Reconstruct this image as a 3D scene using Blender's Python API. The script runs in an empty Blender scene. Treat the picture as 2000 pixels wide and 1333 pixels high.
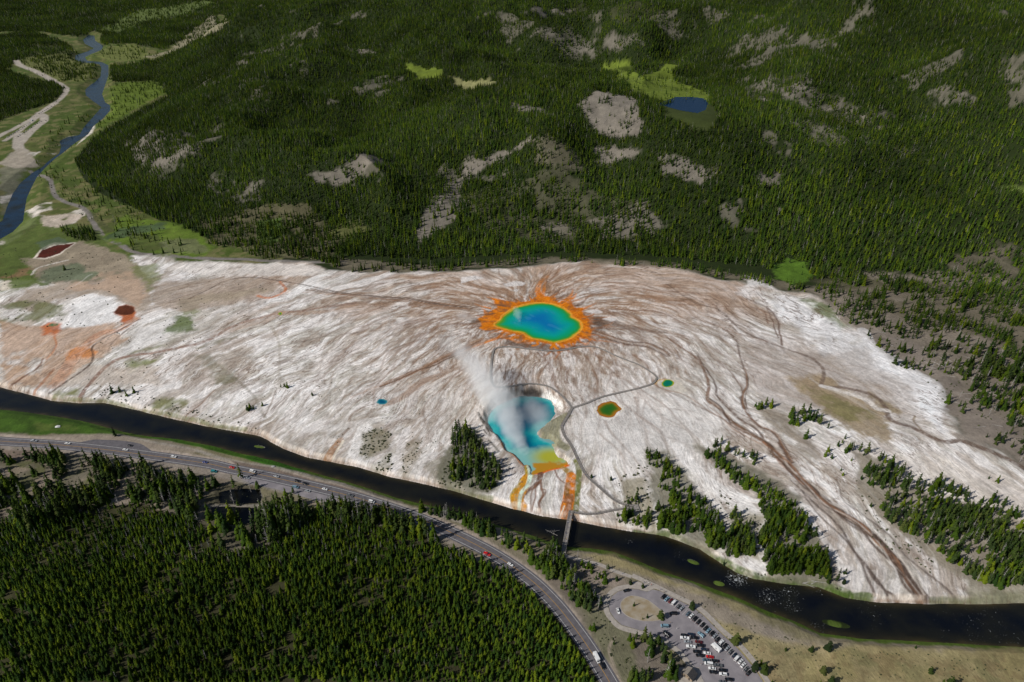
import bpy, bmesh, math, random, time
import numpy as np
from mathutils import Vector, Matrix
T0 = time.time()
def log(s): print('[%.1fs] %s' % (time.time() - T0, s), flush=True)
scene = bpy.context.scene
COL = scene.collection
# ------------------------------------------------------------------ camera, sky, sun, exposure
CH, PITCH, F = 360.0, math.radians(31.5), 1333.33
CP, SP = math.cos(PITCH), math.sin(PITCH)
cd = bpy.data.cameras.new('camera'); cam = bpy.data.objects.new('camera', cd); COL.objects.link(cam)
cam.location = (0, 0, CH); cam.rotation_euler = (math.pi / 2 - PITCH, 0, 0)
cd.sensor_width = 36; cd.lens = 24; cd.clip_start = 1; cd.clip_end = 40000
scene.camera = cam
SUN_EL = math.radians(38)
SUN_AZ = (-0.91, -0.415)                       # horizontal direction towards the sun
w = bpy.data.worlds.new('World'); scene.world = w; w.use_nodes = True
nt = w.node_tree; bg = nt.nodes['Background']
sky = nt.nodes.new('ShaderNodeTexSky'); sky.sky_type = 'NISHITA'; sky.sun_disc = False
sky.sun_elevation = SUN_EL; sky.sun_rotation = math.atan2(SUN_AZ[0], SUN_AZ[1])
nt.links.new(sky.outputs[0], bg.inputs[0]); bg.inputs[1].default_value = 0.055
ld = bpy.data.lights.new('sun', 'SUN'); ld.energy = 4.0; ld.angle = math.radians(0.5); ld.color = (1, 0.965, 0.91)
sun = bpy.data.objects.new('sun', ld); COL.objects.link(sun)
sd = Vector((SUN_AZ[0] * math.cos(SUN_EL), SUN_AZ[1] * math.cos(SUN_EL), math.sin(SUN_EL)))
sun.rotation_euler = sd.to_track_quat('Z', 'Y').to_euler(); sun.location = (0, 0, 900)
scene.view_settings.view_transform = 'Standard'; scene.view_settings.look = 'None'
scene.view_settings.exposure = 0.0; scene.view_settings.gamma = 1
scene.cycles.max_bounces = 7; scene.cycles.transparent_max_bounces = 8; scene.cycles.volume_bounces = 6
scene.cycles.volume_step_rate = 1.0

# ------------------------------------------------------------------ numeric helpers
def smooth(t): t = np.clip(t, 0, 1); return t * t * (3 - 2 * t)
def hash2(ix, iy, seed):
    h = (ix.astype(np.int64) * 374761393 + iy.astype(np.int64) * 668265263 + seed * 1442695041) & 0xffffffff
    h = ((h ^ (h >> 13)) * 1274126177) & 0xffffffff
    h = h ^ (h >> 16)
    return (h & 0xffff).astype(np.float32) / 65535.0
def vnoise(x, y, seed=0):
    ix = np.floor(x); iy = np.floor(y); fx = (x - ix).astype(np.float32); fy = (y - iy).astype(np.float32)
    ix = ix.astype(np.int32); iy = iy.astype(np.int32)
    fx = fx * fx * (3 - 2 * fx); fy = fy * fy * (3 - 2 * fy)
    a = hash2(ix, iy, seed); b = hash2(ix + 1, iy, seed); c = hash2(ix, iy + 1, seed); d = hash2(ix + 1, iy + 1, seed)
    return (a + (b - a) * fx) * (1 - fy) + (c + (d - c) * fx) * fy
def fbm(x, y, sc, octv=4, seed=0, gain=0.5):
    s = 0; a = 1; t = 0; x = x / sc; y = y / sc
    for k in range(octv):
        s = s + a * vnoise(x, y, seed + 17 * k); t += a; a *= gain; x = x * 2.03 + 11.3; y = y * 2.03 + 5.7
    return s / t
def lin(c):
    c = np.asarray(c, float) / 255.0
    return np.where(c <= 0.04045, c / 12.92, ((c + 0.055) / 1.055) ** 2.4)
def plane(px, py, z=0.0):
    """point of height z seen at a pixel of the 2000x1333 photograph"""
    px = np.asarray(px, float); py = np.asarray(py, float)
    dx = (px - 1000) / F; dv = (py - 666.5) / F
    dy = CP - dv * SP; dz = -SP - dv * CP
    t = (z - CH) / dz
    return dx * t, dy * t
def proj(x, y, z):
    D = y * CP + (CH - z) * SP
    V = (CH - z) * CP - y * SP
    return 1000 + F * x / D, 666.5 + F * V / D
def zpts(pts, ox, oy, k): return [(ox + a / k, oy + b / k) for a, b in pts]
def sdist(x, y, poly, warp=0):
    """signed distance to a closed polygon (negative inside)"""
    P = np.asarray(poly, np.float32); Q = np.roll(P, -1, 0)
    d2 = np.full(x.shape, 1e18, np.float32); ins = np.zeros(x.shape, bool)
    for (x0, y0), (x1, y1) in zip(P, Q):
        ex, ey = x1 - x0, y1 - y0; L = ex * ex + ey * ey + 1e-9
        t = np.clip(((x - x0) * ex + (y - y0) * ey) / L, 0, 1)
        d2 = np.minimum(d2, (x - x0 - t * ex) ** 2 + (y - y0 - t * ey) ** 2)
        c = (y0 > y) != (y1 > y)
        with np.errstate(divide='ignore', invalid='ignore'):
            ins ^= c & (x < (x1 - x0) * (y - y0) / (y1 - y0 + (y1 == y0) * 1e-9) + x0)
    d = np.sqrt(d2); return np.where(ins, -d, d)
def ldist(x, y, pts):
    P = np.asarray(pts, np.float32)
    d2 = np.full(x.shape, 1e18, np.float32); tt = np.zeros(x.shape, np.float32)
    seg = np.hypot(*(P[1:] - P[:-1]).T); cum = np.concatenate([[0], np.cumsum(seg)])
    for i in range(len(P) - 1):
        x0, y0 = P[i]; ex, ey = P[i + 1] - P[i]; L = ex * ex + ey * ey + 1e-9
        t = np.clip(((x - x0) * ex + (y - y0) * ey) / L, 0, 1)
        d = (x - x0 - t * ex) ** 2 + (y - y0 - t * ey) ** 2
        m = d < d2; d2 = np.where(m, d, d2); tt = np.where(m, (cum[i] + t * seg[i]) / cum[-1], tt)
    return np.sqrt(d2), tt
def spline(P, n=6):
    """Catmull-Rom through the points"""
    P = np.asarray(P, float); out = []
    Q = np.vstack([2 * P[0] - P[1], P, 2 * P[-1] - P[-2]])
    for i in range(1, len(Q) - 2):
        a, b, c, d = Q[i - 1], Q[i], Q[i + 1], Q[i + 2]
        for k in range(n):
            t = k / n
            out.append(0.5 * (2 * b + (c - a) * t + (2 * a - 5 * b + 4 * c - d) * t * t + (3 * b - a - 3 * c + d) * t ** 3))
    out.append(P[-1]); return np.array(out)

# ------------------------------------------------------------------ terrain grid (denser near the valley, out to 7 km)
GX0, GX1, GY0, GY1 = -380.0, 2380.0, -62.0, 1620.0
NX, NY = 1560, 1200
gpx = np.linspace(GX0, GX1, NX); gpy = np.linspace(GY1, GY0, NY)
PX, PY = np.meshgrid(gpx, gpy)
X, Y = plane(PX, PY, 0.0); X = X.astype(np.float32); Y = Y.astype(np.float32)
def gcoord(x, y):
    D = y * CP + CH * SP; px = 1000 + F * x / D; py = 666.5 + F * (CH * CP - y * SP) / D
    return (px - GX0) / (GX1 - GX0) * (NX - 1), (GY1 - py) / (GY1 - GY0) * (NY - 1)
def sample(A, x, y):
    c, r = gcoord(np.asarray(x, float), np.asarray(y, float))
    c = np.clip(c, 0, NX - 1.001); r = np.clip(r, 0, NY - 1.001)
    i = c.astype(int); j = r.astype(int); fc = c - i; fr = r - j
    if A.ndim == 3: fc = fc[..., None]; fr = fr[..., None]
    return (A[j, i] * (1 - fc) + A[j, i + 1] * fc) * (1 - fr) + (A[j + 1, i] * (1 - fc) + A[j + 1, i + 1] * fc) * fr

WZ = -3.0      # river level
up = [(-420,700),(0,757),(60,772),(100,783),(155,788),(200,787),(260,800),(330,817),(400,833),(470,845),(510,853),(555,878),(597,893),(640,902),(700,913),(760,932),(820,944),(880,958),(940,976),(1000,994),(1060,1009),(1117,1017),(1180,1030),(1250,1041),(1300,1048),(1366,1073),(1408,1101),(1440,1120),(1474,1132),(1540,1142),(1597,1147),(1650,1168),(1703,1177),(1800,1180),(1880,1181),(2000,1179),(2450,1172)]
lo = [(-420,728),(0,800),(50,805),(100,812),(160,822),(240,843),(285,852),(350,858),(420,872),(470,886),(500,891),(545,903),(600,920),(660,936),(720,954),(780,974),(850,990),(900,1003),(960,1022),(1040,1046),(1100,1067),(1150,1070),(1200,1078),(1250,1097),(1300,1118),(1355,1136),(1400,1152),(1440,1167),(1495,1192),(1550,1212),(1600,1236),(1680,1247),(1760,1250),(1850,1255),(1930,1260),(2000,1263),(2450,1285)]
def P2(pts, z=0.0): a = np.array(pts, float); x, y = plane(a[:, 0], a[:, 1], z); return np.stack([x, y], 1)
RIV = P2(up + lo[::-1], WZ)
upw, low = P2(up, WZ), P2(lo, WZ)
rv2 = [(-160,480),(-60,440),(0,432),(8,408),(20,380),(36,358),(60,338),(80,326),(88,318),(112,300),(116,288),(113,276),(130,268),(152,264),(160,250),(178,230),(196,210),(180,199),(165,187),(164,176),(172,168),(184,160),(194,150),(196,133),(192,126),(160,124),(144,116),(146,108),(166,102),(182,95),(164,86),(160,78),(172,68),(186,70),(188,80),(204,90),(200,98),(180,106),(168,112),(172,119),(200,121),(214,128),(214,148),(208,166),(202,184),(208,200),(218,206),(218,216),(204,232),(186,246),(176,262),(162,272),(148,281),(130,296),(110,311),(92,328),(76,346),(66,366),(57,386),(53,410),(50,432),(30,453),(0,470),(-60,495),(-160,540)]
RIV2 = P2(rv2, WZ)
hill = P2([(2500,640),(2250,600),(2000,585),(1850,572),(1700,560),(1600,545),(1500,530),(1300,508),(1100,498),(850,512),(690,506),(560,490),(440,482),(330,445),(250,402),(200,380),(160,345),(145,310),(180,268),(240,230),(330,183),(300,170),(240,150),(300,118),(330,105),(440,55),(470,30),(560,5),(700,-8),(900,-30),(1500,-60),(2500,-70)], 6)
ctrl = [(300,300,45),(250,260,25),(450,220,80),(600,130,110),(450,70,60),(420,40,70),(700,250,85),(560,330,50),(560,420,22),(850,270,85),(1040,262,105),(960,300,82),(880,350,60),(850,420,30),(1150,300,66),(1200,185,112),(1240,250,92),(1130,180,104),(1160,340,52),(1100,420,28),(1340,203,92),(1300,160,92),(1200,130,96),(1300,130,98),(1450,250,90),(1620,200,130),(1600,350,60),(1550,450,28),(1800,300,85),(1950,150,175),(1800,100,185),(1480,60,165),(1450,130,120),(1250,60,160),(1100,30,150),(900,60,130),(840,142,100),(920,162,100),(780,60,130),(1800,450,36),(1980,480,36),(700,20,140),(1600,-30,260),(1000,-40,230),(2100,50,240),(2300,300,120),(2300,500,34),(1300,440,26),(720,430,22),(600,40,120),
        (100,200,2),(200,110,4),(60,280,1),(0,350,1),(0,60,22),(150,30,28),(300,20,16),(0,-40,60),(250,60,12),(-300,150,30),(-300,300,4),(400,-30,60),(60,180,12),(-300,0,60),
        (330,170,10),(260,135,5),(200,60,14),(2300,620,12),(1950,600,12),(1600,560,9),(1200,505,8),(900,515,8),(500,490,6),(300,440,5)]
ctrl = np.array(ctrl, float); cxw, cyw = plane(ctrl[:, 0], ctrl[:, 1], ctrl[:, 2])
def rb(r): r = r / 1000.0; return np.sqrt(r * r + 0.0025)
A = rb(np.hypot(cxw[:, None] - cxw, cyw[:, None] - cyw)); n = len(cxw)
M = np.zeros((n + 1, n + 1)); M[:n, :n] = A; M[:n, n] = 1; M[n, :n] = 1
wts = np.linalg.solve(M + np.diag([1e-4] * n + [0]), np.append(ctrl[:, 2], 0))
step = 4; xs, ys = X[::step, ::step], Y[::step, ::step]
rows = np.arange(0, NY, step); cols = np.arange(0, NX, step)
R = np.full(xs.shape, wts[n])
for k in range(n): R += wts[k] * rb(np.hypot(xs - cxw[k], ys - cyw[k]))
def upsample(R):
    r = np.clip(np.arange(NY) / step, 0, len(rows) - 1.001); c = np.clip(np.arange(NX) / step, 0, len(cols) - 1.001)
    i = r.astype(int); f = (r - i)[:, None]; R1 = R[i] * (1 - f) + R[i + 1] * f
    j = c.astype(int); g = (c - j)[None]; return R1[:, j] * (1 - g) + R1[:, j + 1] * g
HB = upsample(R)
far = smooth((Y - 3200) / 3500); HB = HB * (1 - far * .5) + far * (150 + 200 * fbm(X, Y, 1500, 3, 5))
dh = -upsample(sdist(xs, ys, hill))                    # distance inside the hill outline
hm = smooth(dh / 130)
rid = 1 - np.abs(2 * fbm(X, Y, 400, 4, 41) - 1) * 2
rid2 = fbm(X, Y, 90, 4, 77) - 0.5
Hh = np.maximum(HB, 4) + hm * (rid - .55) * np.clip(HB * .85, 4, 70) + hm * rid2 * np.clip(HB * .35, 3, 24)
d1 = sdist(X, Y, RIV); d2 = sdist(X, Y, RIV2) + 3.5
ycen = np.interp(X, 0.5 * (np.interp(upw[:, 0], low[:, 0], low[:, 0]) + upw[:, 0]), upw[:, 1])
mid = 0.5 * (np.interp(X, upw[:, 0], upw[:, 1]) + np.interp(X, low[:, 0], low[:, 1]))
basin = Y > mid
dd = np.maximum(d1, 0)
left = smooth((-X - 420) / 350)
hb = 0.3 + 0.062 * np.minimum(dd, 150) * (1 - .75 * left) + (fbm(X, Y, 45, 4, 3) - .5) * 2.2 * smooth(dd / 25)
ROADC = [(-380,838),(-200,846),(0,862),(100,868),(200,878),(300,891),(400,905),(450,916),(520,930),(600,948),(680,968),(750,989),(820,1014),(880,1040),(950,1075),(1000,1106),(1045,1140),(1085,1180),(1117,1220),(1147,1262),(1174,1305),(1200,1350),(1240,1430),(1290,1540)]
ROADW = P2(ROADC, 0)
drd, _ = ldist(X, Y, ROADW)
base = np.where(basin, hb, (fbm(X, Y, 60, 3, 9) - .5) * 5 * smooth((dd - 40) / 50) * smooth((-X + 20) / 60) * smooth((drd - 14) / 30))
near_forest = (~basin)
H0 = np.where(basin, base * (1 - hm) + Hh * hm, base)
bank = np.where(d1 < 0, WZ - 0.3 - np.minimum(-d1 * .35, 1.6), WZ - .1 + np.maximum(d1 + 1.5 * (fbm(X, Y, 9, 3, 55) - .5), 0) * np.where(basin, 1.0, .45))
H0 = np.minimum(H0, bank)
bank2 = np.where(d2 < 0, WZ - 0.3 - np.minimum(-d2 * .35, 1.6), WZ - .1 + np.maximum(d2, 0) * .3)
H0 = np.minimum(H0, np.where(basin, bank2, 99))
Z = H0.astype(np.float32)
log('terrain height')
def at(px, py):
    """where the sight line through a photo pixel meets the ground"""
    px = np.atleast_1d(np.asarray(px, float)); py = np.atleast_1d(np.asarray(py, float))
    dx = (px - 1000) / F; dv = (py - 666.5) / F; dy = CP - dv * SP; dz = -SP - dv * CP
    t0 = np.full(px.shape, 200.0); hit = np.zeros(px.shape, bool); lo_ = t0.copy(); hi_ = t0.copy() + 9000
    t = 200.0
    while t < 9000:
        tn = t * 1.006
        z = CH + dz * tn; below = (z < sample(Z, dx * tn, dy * tn)) & ~hit
        lo_[below] = t; hi_[below] = tn; hit |= below; t = tn
    for _ in range(14):
        m = .5 * (lo_ + hi_); z = CH + dz * m; b = z < sample(Z, dx * m, dy * m)
        hi_ = np.where(b, m, hi_); lo_ = np.where(b, lo_, m)
    return dx * hi_, dy * hi_
def AT(pts): a = np.array(pts, float); x, y = at(a[:, 0], a[:, 1]); return np.stack([x, y], 1)
def G(x, y): return float(sample(Z, np.array([x]), np.array([y]))[0])

ISL = [(1354,1098,4.2,1.8,-.5),(1404,1140,3.6,2.0,-.3),(1633,1219,8.0,2.4,-.25),(507,873,5,1.6,-.2)]
for (a, b_, ra_, rb2, az) in ISL:
    x, y = plane(a, b_, WZ); u_ = (X - x) * math.cos(az) + (Y - y) * math.sin(az); v_ = -(X - x) * math.sin(az) + (Y - y) * math.cos(az)
    Z = np.maximum(Z, WZ + .35 * (1.4 - (u_ / ra_) ** 2 - (v_ / rb2) ** 2)).astype(np.float32) if False else np.where((u_ / ra_) ** 2 + (v_ / rb2) ** 2 < 1.6, np.maximum(Z, WZ + .35 * (1 - (u_ / ra_) ** 2 - (v_ / rb2) ** 2)), Z).astype(np.float32)
# ------------------------------------------------------------------ pools (polygons in world metres)
gps_px = zpts([(450,690),(520,640),(560,580),(640,520),(700,480),(800,450),(900,430),(1050,420),(1180,432),(1290,465),(1370,510),(1425,560),(1440,600),(1520,640),(1560,690),(1550,760),(1490,820),(1420,870),(1300,910),(1200,922),(1080,895),(950,872),(870,840),(820,800),(700,780),(560,740),(470,715)], 900, 530, 6.667)
exc_px = zpts([(470,920),(500,850),(560,780),(700,700),(850,645),(960,625),(1100,640),(1250,660),(1340,720),(1440,830),(1440,880),(1300,960),(1220,1030),(1140,1100),(1165,1160),(1300,1200),(1370,1250)], 880, 680, 6.667) + \
         zpts([(905,170),(935,260),(980,320),(1060,370),(1075,410),(1000,450),(900,470),(800,500),(650,530),(640,470),(620,420),(560,410),(520,370),(450,300),(350,230),(300,130),(220,50)], 930, 840, 6.06) + \
         zpts([(480,1000)], 880, 680, 6.667)
opal_px = zpts([(1612,690),(1622,668),(1645,652),(1670,645),(1692,641),(1712,645),(1724,656),(1748,678),(1742,694),(1722,704),(1712,720),(1690,728),(1658,724),(1630,714)], 600, 560, 2.854)
turq_px = [(1292,748),(1299,742),(1309,742),(1316,747),(1313,754),(1302,757),(1294,754)]
tiny_px = [(736,786),(740,780),(748,780),(756,784),(753,789),(742,790)]
tiny2_px = [(543,613),(546,610.5),(550,611),(551,614),(547,616)]
def relax(pts, z): return spline(np.vstack([P2(pts, z), P2(pts[:1], z)]), 4)[:-1]
def meanz(pts, z=8): q = P2(pts, z); return float(np.median(sample(Z, q[:, 0], q[:, 1])))
POOLS = {}
def flatten(pts, name, z=None, depth=.5, rise=.12, steep=.4):
    global Z
    if z is None: z = meanz(pts)
    poly = relax(pts, z)
    x0, y0 = poly.min(0) - 60; x1, y1 = poly.max(0) + 60
    m = (X > x0) & (X < x1) & (Y > y0) & (Y < y1)
    wx = (fbm(X[m], Y[m], 5, 2, 6) - .5) * 2.4; wy = (fbm(X[m], Y[m], 5, 2, 8) - .5) * 2.4
    k = min(1.0, (poly.max(0) - poly.min(0)).min() / 25)
    s = sdist(X[m] + wx * k, Y[m] + wy * k, poly); zz = Z[m]
    zin = z - np.minimum(.12 - s * .15, depth)
    if name == 'crater': zout = np.minimum(zz, z + .15 + s * steep * (1 + 1.2 * fbm(X[m], Y[m], 6, 3, 4)))
    else: f = smooth(s / 45); zout = (z + rise * np.minimum(s, 1)) * (1 - f) + zz * f
    Z[m] = np.where(s < 0, zin, zout); POOLS[name] = (poly, z)
flatten(gps_px, 'prismatic'); EXZ = 1.4
flatten(exc_px, 'crater', EXZ, 1.5, .15, .75)
flatten(opal_px, 'opal'); flatten(turq_px, 'turquoise'); flatten(tiny_px, 'tiny'); flatten(tiny2_px, 'tiny2')
gps_c = POOLS['prismatic'][0].mean(0)

# flat benches for lot, lake
lake_px = [(1280,204),(1300,198),(1320,190),(1350,190),(1376,193),(1382,202),(1378,215),(1362,221),(1330,216),(1298,207)]
lk = AT(lake_px); lz = float(np.median(sample(Z, lk[:, 0], lk[:, 1])))
lk = P2(lake_px, lz)
m = (np.abs(X - lk[:, 0].mean()) < 500) & (np.abs(Y - lk[:, 1].mean()) < 600)
s = sdist(X[m], Y[m], lk); f = smooth(s / 160)
Z[m] = np.where(s < 0, lz - 2, (lz + .3 + np.minimum(s, 60) * .02) * (1 - f) + Z[m] * f)
POOLS['lake'] = (lk, lz)
pond_px = [[(428,962),(450,957),(480,955),(508,958),(512,970),(508,982),(480,984),(450,984),(430,983)], [(412,992),(436,990),(470,991),(500,993),(507,1003),(500,1018),(470,1026),(440,1024),(418,1010)]]
for k, pp in enumerate(pond_px):
    q = P2(pp, -1); m = (X > q[:, 0].min() - 20) & (X < q[:, 0].max() + 20) & (Y > q[:, 1].min() - 20) & (Y < q[:, 1].max() + 20)
    s = sdist(X[m], Y[m], q); Z[m] = np.where(s < 0, -1.5, np.minimum(Z[m], -.9 + s * .3)); POOLS['pond%d' % k] = (q, -1.0)
log('pools')

# ------------------------------------------------------------------ ground colour (albedo), tree density, kind masks
C = np.zeros((NY, NX, 3), np.float32); DEN = np.zeros((NY, NX), np.float32); TALL = np.ones((NY, NX), np.float32)
SIN = np.zeros((NY, NX), np.float32)      # sinter streak strength
def setc(a, c):
    c = lin(c).astype(np.float32); C[:] = C * (1 - a[..., None]) + c * a[..., None]
NA, NB, NC_ = fbm(X, Y, 60, 5, 1), fbm(X, Y, 14, 4, 2), fbm(X, Y, 4, 3, 3)
WX, WY = (fbm(X, Y, 22, 3, 61) - .5), (fbm(X, Y, 22, 3, 62) - .5)
def tone(c):
    c = np.array(c, float); sp_ = c.max() - c.min(); l = c @ [.3, .59, .11]
    if c[0] >= c[1] >= c[2] and sp_ > 30: k_ = 0 if sp_ > 120 else .30 if sp_ > 60 else .42; c = c + (l - c) * k_
    elif c[1] > c[0] and c[1] > c[2] and sp_ > 30: c = c + (l - c) * .12
    return c
def region(px, world=False):
    q = np.asarray(px, float) if world else AT(px)
    return q
def paint(px, c=None, soft=3.0, warp=10.0, alpha=1.0, den=None, tall=None, sin=None, breakup=0.0, world=False, seed=0, bsc=None):
    q = region(px, world); pad = soft + warp + 2
    m = (X > q[:, 0].min() - pad) & (X < q[:, 0].max() + pad) & (Y > q[:, 1].min() - pad) & (Y < q[:, 1].max() + pad)
    if not m.any(): return
    x, y = X[m], Y[m]
    s = sdist(x + WX[m] * warp * 2, y + WY[m] * warp * 2, q) + (NC_[m] - .5) * min(warp, 8) * 1.1 + (NB[m] - .5) * min(warp, 12) * .9
    a = smooth(.5 - s / (2 * soft)) * alpha
    if breakup:
        nb = fbm(x, y, bsc, 4, 90 + seed) if bsc else (.5 * NB[m] + .5 * NA[m])
        a = a * smooth((nb - breakup * .55) / .18 + .2)
    a = a.astype(np.float32)
    if c is not None: C[m] = C[m] * (1 - a[:, None]) + lin(tone(c)).astype(np.float32) * a[:, None] * (.86 + .28 * NB[m][:, None])
    if den is not None: DEN[m] = DEN[m] * (1 - a) + den * a
    if tall is not None: TALL[m] = TALL[m] * (1 - a) + tall * a
    if sin is not None: SIN[m] = SIN[m] * (1 - a) + sin * a
def stroke(px, w0, w1, c, alpha=1.0, alpha1=None, soft=.6, warp=2.0, den=None, world=False, sp=5, sin=None):
    q = spline(region(px, world), sp); W = max(w0, w1) + soft + warp * 2 + 1
    m = (X > q[:, 0].min() - W) & (X < q[:, 0].max() + W) & (Y > q[:, 1].min() - W) & (Y < q[:, 1].max() + W)
    idx = np.nonzero(m.ravel())[0]
    if not len(idx): return
    x, y = X.ravel()[idx] + WX.ravel()[idx] * warp * 2, Y.ravel()[idx] + WY.ravel()[idx] * warp * 2
    d, t = ldist(x, y, q); a1 = alpha if alpha1 is None else alpha1
    ww = w0 + (w1 - w0) * t
    px_size = np.maximum(0.0, (Y.ravel()[idx] * CP + CH * SP) / F) * .9      # never thinner than the grid
    we = np.maximum(ww, px_size)
    a = smooth((we + soft - d) / (2 * soft) ) * (alpha + (a1 - alpha) * t) * np.minimum(1, (ww + .3) / we)
    if max(w0, w1) > 1.1 and c is not None and den is None: a = a * np.clip(.5 + 2.4 * (fbm(x, y, 2.6, 3, 77) - .3), .6, 1)
    k = a > .002; idx = idx[k]; a = a[k].astype(np.float32)
    j, i = np.divmod(idx, NX)
    if c is not None: C[j, i] = C[j, i] * (1 - a[:, None]) + lin(tone(c)).astype(np.float32) * a[:, None]
    if den is not None: DEN[j, i] = DEN[j, i] * (1 - a) + den * a
    if sin is not None: SIN[j, i] = SIN[j, i] * (1 - a) + sin * a

# --- hills and valley
setc(np.ones((NY, NX)), (36, 46, 18))
hillmask = (hm > .02) | (Y > 2300)
DEN[:] = np.where(basin & (dh > 0), 1.0, 0.0)
slopex = np.gradient(Z, axis=1) / np.maximum(np.gradient(X, axis=1), .1)
rockn = fbm(X, Y, 120, 5, 23); rockf = fbm(X, Y, 17, 3, 29)
rk = smooth((rockn + .32 * (rockf - .5) + np.clip(slopex, -.4, .4) * .25 - .73) / .04) * smooth((dh - 40) / 60)
setc(.5 * rk, (122, 115, 104)); DEN *= (1 - .62 * rk)
setc(.35 * smooth((NA - .5) / .2) * (DEN > .5), (32, 42, 14))
valley = (basin & (dh <= 0) & (X < -280) & (Y > 560)) | (basin & (dh <= 0) & (Y > 1000))
setc(smooth((560 - 0 * Y) / 1) * valley, (82, 90, 44))
setc(valley * smooth((NA - .42) / .2) * .8, (70, 88, 32))
setc(valley * smooth((NB - .52) / .12) * .6, (120, 112, 76))
# far-left forests
for p in ([(-380,420),(-380,60),(0,70),(60,60),(130,85),(150,110),(90,150),(35,120),(10,135),(60,155),(105,160),(122,172),(120,186),(90,205),(40,222),(0,235),(-100,290)],
          [(-380,80),(-380,-60),(560,-60),(560,0),(430,28),(330,60),(215,72),(185,60),(150,72),(60,60)],
          [(190,92),(210,60),(330,60),(420,25),(440,50),(370,70),(320,98),(250,85)],
          [(200,135),(250,128),(330,110),(330,180),(290,165),(250,160),(225,160)]):
    paint(p, (70, 74, 44), 6, 8, 1, den=1.0)
for p, c in (([(35,118),(80,105),(140,108),(146,118),(190,128),(192,150),(160,160),(110,160),(60,140)], (104,108,54)),
             ([(190,60),(270,20),(330,14),(400,0),(420,5),(360,30),(300,40),(230,66)], (96,112,50)),
             ([(205,95),(260,85),(300,110),(270,118),(230,120),(190,112)], (106,114,52)),
             ([(215,170),(250,160),(300,158),(330,180),(260,215),(200,250),(190,262),(210,225),(220,205)], (92,112,28))):
    paint(p, c, 6, 10, .9, den=.10)
paint([(60,85),(130,90),(150,120),(110,135),(60,120)], None, 8, 12, 1, den=.35)
paint([(90,115),(190,128),(190,155),(120,158)], None, 8, 12, 1, den=.3)
paint([(60,300),(0,330),(0,430),(50,330)], (120,116,88), 6, 10, .8)
# dirt road and lot in the valley
for p, wd in (([(-60,300),(0,265),(40,245),(80,220),(105,203),(122,190),(130,175),(120,165),(104,158)], 6), ([(104,158),(70,140),(40,128),(30,118)], 9), ([(10,275),(40,255),(75,228)], 5), ([(34,288),(60,258),(84,238),(86,228),(76,224),(66,232)], 8), ([(38,262),(36,285),(45,297)], 9), ([(76,222),(92,212),(108,202)], 8)):
    stroke(p, wd, wd, (176,160,140), .95, soft=2, den=0)
paint([(-40,325),(5,315),(22,298),(40,290),(60,298),(76,325),(60,328),(30,330),(0,322)], (158,148,134), 3, 4, .95, den=0)
for p in ([(115,285),(128,270),(152,262),(150,267),(130,274)], [(150,285),(166,265),(176,255),(182,244),(186,246),(178,262)], [(95,300),(108,298),(104,303)], [(50,300),(80,296),(70,305)],
          [(0,385),(30,375),(24,395),(0,400)], [(52,412),(100,395),(104,410),(60,425)], [(82,440),(150,410),(175,408),(150,435),(100,452)], [(-40,500),(60,425),(80,410),(70,440),(10,480)]):
    paint(p, (205,190,172), 2, 5, .9, den=0, breakup=.7)
stroke([(60,335),(95,350),(105,380),(120,392),(165,408),(178,430),(200,462),(230,475),(262,492),(300,498),(400,505),(500,508),(600,513),(675,512)], 3.4, 3.6, (126,120,114), 1, soft=1.2, den=0)
log('valley')

# --- the sinter flat
flat_px = [(-380,560),(0,545),(120,550),(200,520),(260,500),(330,498),(340,512),(600,515),(640,530),(760,532),(850,532),(960,526),(1080,515),(1180,512),(1310,520),(1400,548),(1500,560),(1580,575),(1640,605),(1690,645),(1730,690),(1780,725),(1830,760),(1850,800),(1880,850),(1960,890),(2040,930),(2380,1040),(2380,1240),(-380,800)]
bs = smooth(dd / 3) * basin
q = AT(flat_px[:26] + [(2380,1200)]); q = np.vstack([q, upw[::-1] + [0, -8]])
sf = sdist(X + WX * 16, Y + WY * 16, q)
inflat = smooth(.5 - sf / 10) * basin
SIN[:] = inflat
dx_, dy_ = X - gps_c[0], (Y - gps_c[1])
rad = np.hypot(dx_, dy_); ang = np.arctan2(dy_, dx_)
SM = 210.0      # spring as a source in a uniform drift towards the river: phi runs along the run-off, psi across it
wpx = dx_ + (fbm(X, Y, 120, 3, 71) - .5) * 70 + (fbm(X, Y, 26, 3, 72) - .5) * 9; wpy = dy_ + (fbm(X, Y, 120, 3, 73) - .5) * 70 + (fbm(X, Y, 26, 3, 74) - .5) * 9
wpr = np.hypot(wpx, wpy) + 6; wth = np.arctan2(-wpx, -wpy)
PHI = SM * np.log(wpr) - wpy; PSI = -SM * wth + wpx
ang2 = ang
def flow(fr, fa, seed, oct=4): return fbm(PHI / fr, PSI / fa, 1.0, oct, seed)
F1 = flow(60, 15, 201, 5); F2 = flow(24, 5.5, 207, 4); F3 = flow(140, 50, 211)
setc(inflat, (190, 185, 177))
setc(inflat * smooth((F1 - .46) / .16) * .85, (216, 210, 206))
setc(inflat * smooth((.47 - F3) / .12) * .55, (158, 143, 130))
setc(inflat * smooth((.42 - F2) / .10) * .45, (128, 112, 98))
setc(inflat * smooth((F2 - .55) / .08) * .7, (230, 226, 223))
setc(inflat * smooth((NA - .55) / .1) * .3, (146, 134, 122))
upper = smooth((dy_ + 20) / 60) * smooth((420 - np.abs(dx_)) / 200) * inflat
setc(upper * smooth((.56 - F3) / .1) * .45, (164, 128, 98)); setc(upper * smooth((.46 - F1) / .08) * .4, (132, 100, 76))
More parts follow.
